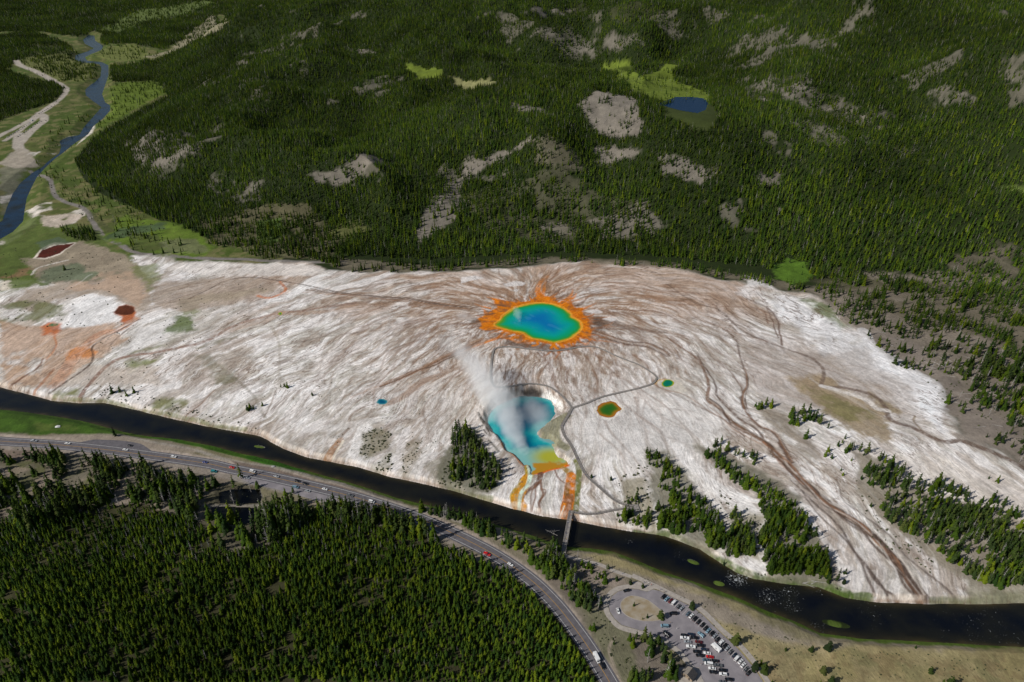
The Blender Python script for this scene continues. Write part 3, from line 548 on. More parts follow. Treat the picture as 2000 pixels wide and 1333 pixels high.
paint(e3([(0,780),(100,790),(250,840),(420,900),(400,930),(200,880),(0,840)]), (224,212,200), .8, 1.5, .9)
sb = smooth(1 - np.abs(d1 - 2.2) / 3.2) * basin * smooth((NB - .3) / .2); setc(sb * .45 * smooth((NC_ - .38) / .12), (208, 192, 176))
setc(smooth(1 - np.abs(d1 - .8) / 1.4) * basin * .5, (126, 96, 70))
# patches of scrub and bare gravel on the outer slope
stroke([(1240,1040),(1300,1048),(1366,1072),(1408,1099),(1440,1118),(1474,1130),(1540,1140),(1597,1145),(1650,1166),(1700,1175)], 1.8, 2.8, (68, 88, 28), .85, warp=2.5)
stroke([(1520,1138),(1600,1146),(1660,1166)], 3.2, 3.2, (64, 86, 26), .85, warp=2.5); stroke([(1820,1178),(1880,1176),(1960,1172),(2100,1168)], 2.0, 2.6, (74, 88, 42), .6, warp=3)
stroke([(130,784),(200,782),(300,806),(400,828),(480,842)], 1.5, 1.5, (96, 104, 44), .6, warp=2.5); stroke([(880,955),(960,975)], 2, 2, (92, 100, 44), .7, warp=2)
for p, c, a in ((M4([(310,820),(400,780),(470,820),(440,900),(330,960),(290,940)]), (116,110,88), .8), (M4([(370,1000),(470,920),(480,1020),(400,1060)]), (128,122,104), .6), (M4([(800,880),(900,780),(960,800),(1080,1050),(1060,1150),(900,1130),(720,1100),(700,1040)]), (98,96,66), .9), (M4([(520,960),(560,870),(640,860),(600,960),(540,1060)]), (140,130,112), .6), (M4([(640,1000),(760,950),(700,1090)]), (120,112,84), .6),
        ([(1220,940),(1260,930),(1280,1040),(1220,1020)], (142,134,112), .8), ([(1255,880),(1300,885),(1350,930),(1400,1000),(1430,1070),(1380,1080),(1300,1045),(1275,1000),(1270,920)], (118,112,84), .85), ([(1350,870),(1400,880),(1500,930),(1560,970),(1620,1100),(1640,1150),(1560,1140),(1500,1135),(1490,1060),(1500,1000),(1440,940)], (112,106,78), .85),
        ([(1470,790),(1530,810),(1570,850),(1620,900),(1590,900),(1500,830)], (124,112,96), .7), ([(1670,880),(1720,900),(1800,960),(1900,990),(2060,1040),(2060,1160),(1950,1150),(1850,1120),(1800,1080),(1720,1010),(1680,960)], (132,118,92), .85), ([(1440,1000),(1490,1010),(1480,1100),(1420,1085)], (136,128,106), .8), ([(1880,1130),(2000,1120),(2380,1150),(2380,1180),(1900,1180)], (150,140,112), .8),
        ([(1860,1165),(1950,1150),(2100,1160),(2300,1175),(1950,1182),(1840,1180)], (112,112,66), .7)):
    paint(p, c, 3, 5, a, sin=.2, breakup=.25)
for p, dn, tl in (([(882,842),(905,832),(930,850),(945,870),(965,905),(974,935),(958,955),(925,952),(895,945),(872,925),(885,900),(890,870)], 1.0, 1.0), ([(1222,945),(1258,938),(1262,975),(1262,1030),(1240,1015),(1220,985)], .7, .8), ([(1258,885),(1290,885),(1330,925),(1360,960),(1400,1010),(1430,1065),(1380,1075),(1330,1052),(1290,1035),(1285,980),(1275,930)], .7, .78),
        ([(1358,870),(1400,890),(1450,930),(1500,950),(1550,985),(1600,1060),(1640,1130),(1600,1142),(1540,1135),(1500,1120),(1485,1060),(1500,1020),(1470,970),(1420,930),(1380,900)], .8, .78), ([(1395,858),(1430,868),(1480,885),(1525,918),(1500,922),(1450,900),(1400,880)], .7, .8),
        ([(1462,788),(1500,790),(1530,812),(1510,815),(1480,800)], .6, .7), ([(1535,810),(1580,805),(1610,835),(1670,870),(1660,895),(1620,900),(1590,870),(1550,835)], .8, .95), ([(1680,880),(1710,885),(1760,910),(1790,945),(1740,960),(1700,950),(1672,920)], .75, .9),
        ([(1720,985),(1800,945),(1860,945),(1930,975),(2060,1010),(2060,1150),(1960,1145),(1880,1130),(1840,1090),(1780,1050),(1730,1020)], .8, .82), ([(2060,1000),(2380,1080),(2380,1170),(2060,1150)], .7, .9), ([(1430,1010),(1475,1025),(1465,1090),(1420,1085)], .5, .8), ([(1600,1110),(1650,1125),(1648,1150),(1610,1148)], .4, .8),
        ([(218,765),(262,755),(270,772),(235,785)], .7, .6), ([(476,796),(520,790),(522,800),(488,806)], .5, .6), ([(545,757),(562,750),(560,762)], .5, .5), ([(1215,985),(1262,985),(1262,1045),(1215,1035)], .35, .7), ([(1540,800),(1650,860),(1700,960),(1660,950),(1600,900)], .12, .7),
        ([(300,930),(460,940),(460,950),(300,940)], 0, 1)):
    paint(p, None, 1.5, 3, 1, den=dn if dn > .9 or dn < .2 else dn * .8, tall=tl)
ro_ = POOLS['opal'][0]; mo_ = (np.abs(X - ro_[:, 0].mean()) < 40) & (np.abs(Y - ro_[:, 1].mean()) < 40); so_ = sdist(X[mo_], Y[mo_], ro_); aa_ = (smooth(1 - np.abs(so_ - 1.6) / 1.8) * .8)[:, None].astype(np.float32); C[mo_] = C[mo_] * (1 - aa_) + lin((222,214,200)).astype(np.float32) * aa_
paint([(1284,750),(1290,742),(1306,739),(1322,743),(1335,752),(1345,766),(1330,768),(1305,762),(1290,757)], (196, 182, 160), 1, 1, .8, sin=.2)
stroke([(1284,750),(1290,757),(1305,763),(1330,769),(1360,785),(1400,812)], .7, .5, (150, 100, 60), .8, .6); stroke([(1284,750),(1288,743),(1300,740)], .9, .9, (190, 140, 70), .8)
log('mats')
# --- near side of the river
nb = (~basin).astype(np.float32) * (d1 > -2)
setc(nb, (122, 114, 96)); setc(nb * smooth((NA - .5) / .12) * .5, (112, 106, 72)); setc(nb * smooth((NB - .55) / .1) * .4, (140, 128, 116))
DEN[~basin] = 0
g1 = nb * smooth(1 - (d1 - 3.4 + 8 * (NB - .5)) / 2.2); setc(g1 * .95, (76, 98, 28))
for (a, b_, ra_, rb2, az) in ISL[:4]: stroke([(a - 6, b_ - 1), (a + 6, b_ + 1)], rb2 * 1.1, rb2 * .9, (78, 98, 32), 1, den=0)
paint([(-380,790),(0,800),(60,806),(110,815),(170,826),(235,845),(232,850),(120,851),(60,848),(0,848),(-380,830)], (62,92,22), 2, 3, 1)
paint([(280,852),(330,856),(400,870),(430,875),(480,890),(520,895),(560,905),(600,921),(560,915),(500,902),(430,884),(360,868),(290,856)], (62,100,16), .8, 1, 1)
paint([(478,890),(520,893),(560,905),(602,921),(590,925),(530,912),(482,897)], (50,96,12), .8, 1, 1)
paint([(1500,1240),(1620,1262),(1800,1262),(2380,1290),(2380,1620),(1540,1620),(1500,1360),(1440,1290),(1380,1200),(1330,1160),(1240,1120),(1130,1085),(1200,1085),(1330,1140),(1480,1200)], (146,130,80), 3, 4, .95)
paint([(1240,1120),(1340,1150),(1460,1200),(1560,1250),(1700,1262),(1600,1275),(1450,1230),(1330,1180)], (138,128,118), 3, 4, .8)
paint([(1550,1260),(1800,1270),(2380,1300),(2380,1620),(1600,1620)], (146,130,70), 6, 8, .6, breakup=.4)
for k in range(3): paint([(1400,1250),(1700,1265),(2200,1300),(2200,1500),(1500,1400)], [(104,102,52),(164,142,90),(126,100,60)][k], 4, 8, .45, breakup=.95, bsc=[9,7,5][k], seed=k)
paint([(-380,870),(0,872),(100,878),(250,893),(300,905),(450,935),(500,948),(520,975),(700,1000),(800,1030),(900,1080),(1000,1150),(1100,1250),(1180,1380),(1100,1620),(-380,1620)], (104,98,84), 3, 4, .9)
for k in range(2): paint([(-380,870),(250,895),(500,950),(700,1000),(700,1040),(300,1010),(0,1020),(-380,1000)], [(84,88,44),(140,126,112)][k], 4, 8, .7, breakup=.9, bsc=11, seed=k + 5)
paint([(0,872),(80,878),(120,895),(60,900),(0,900)], (134,104,86), 2, 4, .7, breakup=.3)
paint([(550,1035),(600,1030),(590,1042),(560,1047)], (144,116,96), 1, 3, .8)
for p in ([(0,1000),(60,985),(140,975),(200,985),(160,1005),(60,1040),(0,1060)], [(200,975),(300,950),(340,970),(260,990)], [(60,1040),(90,1050),(80,1060),(50,1060)]): paint(p, (136,124,112), 2, 4, .8, breakup=.4)
# roadside gravel, pull-outs, riverside path
for p, w_, c in (([(-300,828),(0,852),(100,858),(200,864),(300,880),(450,905),(520,918),(620,942),(750,978),(850,1015),(950,1062),(1040,1120),(1110,1190),(1180,1285),(1230,1370)], 2.6, (168,154,142)), ([(-300,850),(0,872),(100,876),(200,889),(300,902),(450,932),(600,966),(700,985),(800,1015),(900,1065)], 3.5, (142,132,122)),
              ([(160,862),(230,862),(290,872)], 6, (150,138,126)), ([(232,850),(290,862),(380,880),(450,900),(540,915),(600,928),(680,950),(760,980),(830,1000),(900,1020),(980,1052)], 1.6, (150,142,132)), ([(470,930),(520,940),(600,962),(650,975)], 6, (140,134,128))):
    stroke(p, w_, w_, c, .9, soft=1.2, warp=1.2)
paint([(100,852),(160,848),(240,850),(300,866),(380,880),(380,888),(250,866),(130,862)], (144,132,118), 1.5, 2, .85)
paint([(450,900),(520,912),(600,935),(700,960),(800,995),(780,996),(690,968),(600,945),(520,924),(460,910)], (118,94,76), .8, 1, .9, breakup=.15)
paint([(1040,1085),(1095,1085),(1130,1100),(1180,1150),(1190,1200),(1230,1240),(1330,1290),(1360,1400),(1290,1450),(1230,1350),(1150,1230),(1080,1150)], (122,106,88), 3, 4, .9, breakup=.1)
paint([(1130,1190),(1190,1190),(1230,1240),(1250,1333),(1210,1333),(1160,1250)], (112,110,66), 3, 4, .8, breakup=.2)
paint([(1120,1100),(1180,1110),(1240,1145),(1200,1150),(1150,1140)], (146,124,106), 3, 4, .8)
stroke([(1095,1085),(1110,1115),(1150,1150),(1180,1175),(1190,1180)], 1.4, 1.2, (150,146,140), .95, warp=.5)
stroke([(1211,1333),(1195,1290),(1190,1265),(1200,1245)], 1.0, .8, (150,138,122), .9, warp=.5)
paint([(-380,790),(0,800),(110,815),(235,845),(120,851),(0,848)], (50,74,18), 2, 4, .7, breakup=.85, bsc=8)
paint([(60,825),(140,828),(150,840),(80,842)], (96,110,44), 2, 4, .6, breakup=.7)
# densities near
paint([(-380,1000),(0,1003),(52,1044),(140,1017),(224,985),(273,981),(315,999),(402,1027),(437,1076),(525,1065),(577,1044),(612,1013),(700,1020),(800,1045),(900,1083),(970,1112),(1033,1150),(1082,1200),(1124,1242),(1166,1290),(1190,1340),(1250,1450),(1300,1620),(-380,1620)], (50, 50, 26), 1.5, 3, .9, den=1.3, tall=.44)
paint([(-380,890),(0,897),(120,895),(250,905),(300,915),(300,925),(400,945),(440,955),(510,985),(560,985),(640,985),(760,1010),(860,1060),(800,1045),(700,1020),(612,1013),(577,1044),(525,1065),(437,1076),(402,1027),(315,999),(273,981),(224,985),(140,1017),(52,1044),(0,1003),(-380,1000)], None, 1, 2, 1, den=.42, tall=1.4)
for q in POOLS['pond0'][0], POOLS['pond1'][0]:
    paint(q, (60,56,44), 3, 1, .8, den=0, world=True)
paint([(405,945),(512,950),(518,1040),(505,1062),(420,1060),(400,1020)], (70,68,50), 2, 3, .7, den=.03)
paint([(395,985),(515,985),(515,991),(395,991)], (128,122,112), 1, 1, .9, den=0)
paint([(505,950),(560,960),(640,975),(560,985),(510,985)], (120,110,70), 2, 2, .8, den=.08)
for p, dn, tl in (([(750,985),(800,985),(900,1008),(980,1045),(1090,1072),(1085,1090),(1050,1090),(1020,1080),(930,1040),(850,1008),(790,1000)], .66, .95), ([(1020,1080),(1095,1088),(1120,1130),(1170,1170),(1180,1200),(1150,1205),(1100,1160),(1060,1120)], .66, 1.0), ([(1120,1095),(1180,1110),(1190,1140),(1150,1130)], .3, .5),
                  ([(1215,1232),(1270,1245),(1320,1275),(1330,1305),(1315,1345),(1340,1400),(1300,1500),(1230,1450),(1225,1333),(1245,1290)], .8, .95), ([(1125,1215),(1160,1215),(1200,1250),(1200,1300),(1180,1260)], .06, .6)):
    paint(p, None, 1, 2, 1, den=dn if dn > .9 or dn < .2 else dn * .8, tall=tl)
ok_ = smooth((d1 - 3) / 2) * smooth((d2 - 4) / 4); DEN *= ok_
# --- patches on the hills
GREY, MEAD = (122, 115, 105), (98, 114, 32)
for p, c, a, dn, br in (([(805,455),(850,385),(900,335),(960,300),(1040,268),(1062,280),(1000,300),(940,330),(905,360),(905,415),(870,445),(825,475)], GREY, .9, .10, .1), ([(1125,205),(1180,180),(1240,193),(1252,240),(1240,265),(1190,265),(1150,240)], GREY, .95, .10, 0), ([(1160,290),(1200,278),(1245,300),(1200,322),(1170,322)], GREY, .9, .15, .2),
        ([(1290,305),(1340,310),(1398,340),(1370,362),(1330,345),(1300,350)], GREY, .85, .2, .3), ([(600,345),(690,320),(752,308),(765,328),(700,350),(620,362)], GREY, .85, .25, .3), ([(1062,442),(1110,432),(1115,456),(1070,462)], GREY, .9, .05, 0), ([(1480,338),(1530,345),(1522,368),(1490,362)], GREY, .85, .1, .2), ([(678,95),(715,96),(745,112),(700,108)], GREY, .9, .1, 0),
        ([(1030,72),(1120,55),(1240,66),(1262,92),(1200,100),(1080,88)], GREY, .7, .5, .7), ([(1480,178),(1620,188),(1745,230),(1730,255),(1600,220),(1480,212)], GREY, .65, .55, .8), ([(1820,178),(1900,190),(1895,218),(1830,206)], GREY, .7, .4, .6), ([(998,202),(1060,212),(1075,226),(1030,224)], GREY, .9, .1, 0), ([(280,112),(330,100),(370,65),(415,28),(448,42),(405,72),(350,97),(300,114)], (150,138,92), .95, .12, 0),
        ([(240,272),(330,258),(405,262),(395,300),(300,335),(262,312)], GREY, .7, .45, .6), ([(400,330),(520,350),(500,400),(420,390)], GREY, .6, .6, .7), ([(900,380),(1100,330),(1260,400),(1240,470),(1100,480),(960,470)], (100,96,78), .5, .7, .75), ([(1140,430),(1260,400),(1300,450),(1180,470)], GREY, .7, .4, .6), ([(1040,275),(1120,290),(1150,330),(1080,330),(1040,310)], (110,104,86), .7, .5, .4), ([(1400,160),(1560,150),(1600,180),(1500,200),(1420,190)], GREY, .6, .5, .7), ([(1500,230),(1700,260),(1860,300),(1800,320),(1600,280)], GREY, .5, .75, .85),
        ([(1960,100),(2000,110),(2000,140),(1970,130)], GREY, .6, .6, .7), ([(1960,165),(2010,175),(2010,200),(1970,190)], GREY, .6, .6, .7), ([(1020,25),(1090,10),(1120,20),(1060,35)], GREY, .8, .3, .4), ([(640,440),(700,425),(720,450),(660,470)], (110,112,60), .6, .5, .5), ([(505,430),(560,420),(545,470),(515,480)], (72,108,30), .7, .4, .4),
        ([(792,124),(855,129),(868,141),(864,156),(812,155),(800,140)], MEAD, 1, 0, 0), ([(880,152),(955,157),(966,167),(940,175),(900,171)], (132,130,70), 1, 0, 0), ([(1176,126),(1232,124),(1234,145),(1262,150),(1290,132),(1332,125),(1315,145),(1330,163),(1378,178),(1390,192),(1385,200),(1300,200),(1240,183),(1210,155)], MEAD, 1, .04, 0),
        ([(1508,520),(1545,507),(1572,516),(1582,545),(1545,556),(1510,545)], (78,110,26), 1, .03, 0), ([(1130,0),(1260,10),(1300,30),(1220,50),(1100,25)], (70,70,48), .5, .75, .4), ([(1960,360),(2010,362),(2010,378),(1970,375)], (92,108,44), .9, .1, 0)):
    paint(p, c, 3, 10, a, den=dn, breakup=br)
C *= (1 + (fbm(X, Y, 3, 3, 99)[..., None] - .5) * .26) * (1 + (fbm(X, Y, 9, 4, 98)[..., None] - .5) * .5 * (1 - inflat[..., None]))
for p in ([(118,445),(190,452),(185,472),(150,470),(120,455)], [(252,455),(300,458),(322,480),(300,492),(262,487)], [(165,405),(200,430),(225,455),(205,455),(180,430)], [(165,240),(188,238),(186,246),(168,250)]): paint(p, (74, 78, 44), 2, 4, .6, den=.8)
paint([(60,330),(150,330),(250,400),(330,470),(440,500),(300,500),(180,440),(120,380)], None, 5, 5, 1, den=.07)
paint([(100,250),(200,200),(190,240),(130,300),(70,340)], None, 5, 5, 1, den=.03)
DEN *= ok_
C *= (1 + (NB[..., None] - .5) * .16) * (1 + .17 * inflat[..., None])
for dy in (20, 40, 60): paint(POOLS['lake'][0] - [0, dy], (56, 66, 26), 4, 3, 1, den=0, world=True)
# keep trees off water, roads and boardwalks
log('ground colour')
# ------------------------------------------------------------------ materials
def mat(name, color=(.5, .5, .5), rough=.8, metal=0.0, spec=.4):
    m = bpy.data.materials.new(name); m.use_nodes = True; b = m.node_tree.nodes['Principled BSDF']
    b.inputs['Base Color'].default_value = (*color, 1); b.inputs['Roughness'].default_value = rough
    b.inputs['Metallic'].default_value = metal; b.inputs['Specular IOR Level'].default_value = spec
    return m
def nd(m, t, **kw):
    n_ = m.node_tree.nodes.new(t)
    for k, v in kw.items():
        if k in n_.inputs.keys(): n_.inputs[k].default_value = v
        else: setattr(n_, k, v)
    return n_
def lk_(m, a, b): m.node_tree.links.new(a, b)
def noisy(name, c0, c1, scale=2.0, rough=.85, detail=4, bump=0.0, spec=.3):
    m = mat(name, c0, rough, 0, spec); b = m.node_tree.nodes['Principled BSDF']
    tc = nd(m, 'ShaderNodeTexCoord'); nz = nd(m, 'ShaderNodeTexNoise', Scale=scale, Detail=detail)
    cr = nd(m, 'ShaderNodeValToRGB'); cr.color_ramp.elements[0].color = (*c0, 1); cr.color_ramp.elements[1].color = (*c1, 1)
    cr.color_ramp.elements[0].position = .35; cr.color_ramp.elements[1].position = .65
    lk_(m, tc.outputs['Object'], nz.inputs['Vector']); lk_(m, nz.outputs['Fac'], cr.inputs[0]); lk_(m, cr.outputs[0], b.inputs['Base Color'])
    if bump:
        bp = nd(m, 'ShaderNodeBump', Strength=bump, Distance=.3); lk_(m, nz.outputs['Fac'], bp.inputs['Height']); lk_(m, bp.outputs[0], b.inputs['Normal'])
    return m
def prop(o, label=None, cat=None, group=None, kind=None):
    if label: o['label'] = label
    if cat: o['category'] = cat
    if group: o['group'] = group
    if kind: o['kind'] = kind
    return o
def add(name, me, parent=None, mats=(), loc=None, rz=None):
    o = bpy.data.objects.new(name, me); COL.objects.link(o)
    for m in mats:
        if me is not None and m.name not in [x.name for x in me.materials if x]: me.materials.append(m)
    if parent is not None: o.parent = parent
    if loc is not None: o.location = loc
    if rz is not None: o.rotation_euler = (0, 0, rz)
    return o
def mesh_np(name, co, quads=None, tris=None, smooth_=False):
    me = bpy.data.meshes.new(name); co = np.asarray(co, np.float32)
    me.vertices.add(len(co)); me.vertices.foreach_set('co', co.ravel())
    lv = []; ls = []; off = 0
    if quads is not None and len(quads): lv.append(np.asarray(quads).ravel()); ls.append(np.arange(len(quads)) * 4); off = len(quads) * 4
    if tris is not None and len(tris): lv.append(np.asarray(tris).ravel()); ls.append(off + np.arange(len(tris)) * 3)
    lv = np.concatenate(lv).astype(np.int32); ls = np.concatenate(ls).astype(np.int32)
    me.loops.add(len(lv)); me.loops.foreach_set('vertex_index', lv); me.polygons.add(len(ls)); me.polygons.foreach_set('loop_start', ls)
    me.update(calc_edges=True); me.validate() if len(co) < 50000 else None
    me.polygons.foreach_set('use_smooth', np.full(len(me.polygons), smooth_, bool))
    return me
def vcol(me, c, name='col'):
    a = me.attributes.new(name, 'FLOAT_COLOR', 'POINT'); c = np.asarray(c, np.float32)
    full = np.ones((len(me.vertices), 4), np.float32); full[:, :c.shape[1]] = c; a.data.foreach_set('color', full.ravel())

# ground sheet
idx = np.arange(NY * NX).reshape(NY, NX)
quads = np.stack([idx[:-1, :-1], idx[:-1, 1:], idx[1:, 1:], idx[1:, :-1]], -1).reshape(-1, 4)
gm = mesh_np('ground', np.stack([X, Y, Z], -1).reshape(-1, 3), quads, smooth_=True)
vcol(gm, np.clip(C.reshape(-1, 3), 0, .9)); 
fa = gm.attributes.new('flow', 'FLOAT_VECTOR', 'POINT')
fa.data.foreach_set('vector', np.stack([PHI / 11, PSI / 2.4, SIN], -1).astype(np.float32).ravel())
m = mat('ground', rough=.92, spec=.15); b = m.node_tree.nodes['Principled BSDF']
at_ = nd(m, 'ShaderNodeAttribute', attribute_name='col'); fl = nd(m, 'ShaderNodeAttribute', attribute_name='flow'); tc = nd(m, 'ShaderNodeTexCoord')
n1 = nd(m, 'ShaderNodeTexNoise', Scale=1.0, Detail=4.0, Roughness=.6); lk_(m, fl.outputs['Vector'], n1.inputs['Vector'])
n2 = nd(m, 'ShaderNodeTexNoise', Scale=.55, Detail=6.0, Roughness=.7); lk_(m, tc.outputs['Object'], n2.inputs['Vector'])
n3 = nd(m, 'ShaderNodeTexNoise', Scale=.09, Detail=4.0, Roughness=.6); lk_(m, tc.outputs['Object'], n3.inputs['Vector'])
sx = nd(m, 'ShaderNodeSeparateXYZ'); lk_(m, fl.outputs['Vector'], sx.inputs[0])
mr1 = nd(m, 'ShaderNodeMapRange'); lk_(m, n1.outputs['Fac'], mr1.inputs['Value']); mr1.inputs['From Min'].default_value = .38; mr1.inputs['From Max'].default_value = .60; mr1.inputs['To Min'].default_value = .80; mr1.inputs['To Max'].default_value = 1.12
mx = nd(m, 'ShaderNodeMix', data_type='FLOAT'); lk_(m, sx.outputs[2], mx.inputs[0]); mx.inputs[2].default_value = 1.0; lk_(m, mr1.outputs[0], mx.inputs[3])
mr2 = nd(m, 'ShaderNodeMapRange'); lk_(m, n2.outputs['Fac'], mr2.inputs['Value']); mr2.inputs['From Min'].default_value = .3; mr2.inputs['From Max'].default_value = .7; mr2.inputs['To Min'].default_value = .78; mr2.inputs['To Max'].default_value = 1.18
mr3 = nd(m, 'ShaderNodeMapRange'); lk_(m, n3.outputs['Fac'], mr3.inputs['Value']); mr3.inputs['From Min'].default_value = .3; mr3.inputs['From Max'].default_value = .7; mr3.inputs['To Min'].default_value = .88; mr3.inputs['To Max'].default_value = 1.1
mu = nd(m, 'ShaderNodeMath', operation='MULTIPLY'); lk_(m, mx.outputs[0], mu.inputs[0]); lk_(m, mr2.outputs[0], mu.inputs[1])
mu2 = nd(m, 'ShaderNodeMath', operation='MULTIPLY'); lk_(m, mu.outputs[0], mu2.inputs[0]); lk_(m, mr3.outputs[0], mu2.inputs[1])
n4 = nd(m, 'ShaderNodeTexNoise', Scale=.26, Detail=4.0, Roughness=.55); lk_(m, fl.outputs['Vector'], n4.inputs['Vector'])
def mth(op, a, b_=None, c_=None):
    x = nd(m, 'ShaderNodeMath', operation=op)
    for k_, v_ in enumerate((a, b_, c_)):
        if v_ is None: continue
        if isinstance(v_, (int, float)): x.inputs[k_].default_value = v_
        else: lk_(m, v_, x.inputs[k_])
    return x.outputs[0]
ln = mth('SUBTRACT', 1.0, mth('MULTIPLY', mth('ABSOLUTE', mth('SUBTRACT', n4.outputs['Fac'], .5)), 42.0)); ln = mth('MAXIMUM', ln, 0.0)
n5 = nd(m, 'ShaderNodeTexNoise', Scale=.012, Detail=3.0); lk_(m, tc.outputs['Object'], n5.inputs['Vector'])
pm = nd(m, 'ShaderNodeMapRange'); lk_(m, n5.outputs['Fac'], pm.inputs['Value']); pm.inputs['From Min'].default_value = .42; pm.inputs['From Max'].default_value = .6; pm.inputs['To Max'].default_value = .85
lf = mth('MULTIPLY', mth('MULTIPLY', ln, pm.outputs[0]), sx.outputs[2])
mxl = nd(m, 'ShaderNodeMix', data_type='RGBA'); lk_(m, lf, mxl.inputs[0]); lk_(m, at_.outputs['Color'], mxl.inputs[6]); mxl.inputs[7].default_value = (*lin((104, 80, 62)), 1)
vm = nd(m, 'ShaderNodeVectorMath', operation='SCALE'); lk_(m, mxl.outputs[2], vm.inputs[0]); lk_(m, mu2.outputs[0], vm.inputs['Scale'])
lk_(m, vm.outputs[0], b.inputs['Base Color'])
ad = nd(m, 'ShaderNodeMath', operation='ADD'); lk_(m, n1.outputs['Fac'], ad.inputs[0]); lk_(m, n2.outputs['Fac'], ad.inputs[1])
bp = nd(m, 'ShaderNodeBump', Strength=.55, Distance=.8); lk_(m, ad.outputs[0], bp.inputs['Height']); lk_(m, bp.outputs[0], b.inputs['Normal'])
ground = prop(add('ground', gm, mats=[m]), kind='structure')
log('ground mesh')

# ------------------------------------------------------------------ water
def water_mat(name, foam=0.0, attr=False, base=(.010, .013, .016), rough=.12, wave=.35, sc=.5):
    m = mat(name, base, rough, 0, {'river_water': .3, 'lake_water': .03, 'upstream_water': .12}.get(name, .3)); b = m.node_tree.nodes['Principled BSDF']
    tc = nd(m, 'ShaderNodeTexCoord'); nz = nd(m, 'ShaderNodeTexNoise', Scale=sc, Detail=5.0, Roughness=.6); lk_(m, tc.outputs['Object'], nz.inputs['Vector'])
    bp = nd(m, 'ShaderNodeBump', Strength=wave, Distance=.4); lk_(m, nz.outputs['Fac'], bp.inputs['Height']); lk_(m, bp.outputs[0], b.inputs['Normal'])
    if attr:
        a = nd(m, 'ShaderNodeAttribute', attribute_name='col'); lk_(m, a.outputs['Color'], b.inputs['Base Color'])
    if foam:
        a = nd(m, 'ShaderNodeAttribute', attribute_name='foam')
        n2 = nd(m, 'ShaderNodeTexNoise', Scale=.9, Detail=6.0, Roughness=.75); lk_(m, tc.outputs['Object'], n2.inputs['Vector'])
        s = nd(m, 'ShaderNodeMath', operation='ADD'); lk_(m, n2.outputs['Fac'], s.inputs[0]); lk_(m, a.outputs['Fac'], s.inputs[1])
        r = nd(m, 'ShaderNodeMapRange'); lk_(m, s.outputs[0], r.inputs['Value']); r.inputs['From Min'].default_value = .70; r.inputs['From Max'].default_value = .77
        mx = nd(m, 'ShaderNodeMix', data_type='RGBA'); lk_(m, r.outputs[0], mx.inputs[0]); mx.inputs[6].default_value = (*base, 1); mx.inputs[7].default_value = (.5, .52, .53, 1)
        if attr: lk_(m, m.node_tree.nodes['Attribute'].outputs['Color'], mx.inputs[6])
        n3 = nd(m, 'ShaderNodeTexNoise', Scale=.06, Detail=3.0); lk_(m, tc.outputs['Object'], n3.inputs['Vector'])
        mx2 = nd(m, 'ShaderNodeMix', data_type='RGBA'); r3 = nd(m, 'ShaderNodeMapRange'); lk_(m, n3.outputs['Fac'], r3.inputs['Value']); r3.inputs['From Min'].default_value = .42; r3.inputs['From Max'].default_value = .7
        lk_(m, r3.outputs[0], mx2.inputs[0]); mx2.inputs[6].default_value = (*base, 1); mx2.inputs[7].default_value = (.009, .010, .006, 1)
        if attr: lk_(m, m.node_tree.nodes['Attribute'].outputs['Color'], mx2.inputs[6]); mx2.inputs[7].default_value = (.011, .011, .008, 1)
        lk_(m, mx2.outputs[2], mx.inputs[6]); lk_(m, mx.outputs[2], b.inputs['Base Color'])
        r2 = nd(m, 'ShaderNodeMapRange'); lk_(m, r.outputs[0], r2.inputs['Value']); r2.inputs['To Min'].default_value = rough; r2.inputs['To Max'].default_value = .8; lk_(m, r2.outputs[0], b.inputs['Roughness'])
    return m
def ramp(v, stops):
    xs_ = [s[0] for s in stops]; cs = np.array([lin(s[1]) for s in stops])
    return np.stack([np.interp(v, xs_, cs[:, k]) for k in range(3)], -1)
def grid_in(poly, z, res, pad, name, colf=None, dz=None):
    """a water sheet: all cells of a square grid that touch the outline"""
    x0, y0 = poly.min(0) - pad; x1, y1 = poly.max(0) + pad
    nx, ny = int((x1 - x0) / res) + 2, int((y1 - y0) / res) + 2
    xx, yy = np.meshgrid(x0 + res * np.arange(nx), y0 + res * np.arange(ny)); xx = xx.astype(np.float32); yy = yy.astype(np.float32)
    s = sdist(xx, yy, poly); ins = s < pad
    cell = ins[:-1, :-1] | ins[1:, :-1] | ins[:-1, 1:] | ins[1:, 1:]
    id_ = np.arange(nx * ny).reshape(ny, nx); q = np.stack([id_[:-1, :-1], id_[:-1, 1:], id_[1:, 1:], id_[1:, :-1]], -1)[cell]
    used, inv = np.unique(q, return_inverse=True); co = np.stack([xx.ravel()[used], yy.ravel()[used], np.full(len(used), z)], -1)
    me = mesh_np(name, co, inv.reshape(-1, 4), smooth_=True)
    if colf: vcol(me, colf(co[:, 0], co[:, 1], s.ravel()[used]))
    return me, co, s.ravel()[used]
me, co, s_ = grid_in(RIV, WZ, 2.5, 3, 'river')
rap = -.07 + .06 * smooth((fbm(co[:, 0], co[:, 1], 30, 3, 3) - .5) / .2) + .02 * (co[:, 0] > 20)
vcol(me, ramp(-s_ + 3 * (fbm(co[:, 0], co[:, 1], 8, 3, 4) - .5), [(-1, (70,60,38)), (1, (46,42,26)), (4, (24,23,18)), (8, (13,15,19)), (14, (10,13,20))]))
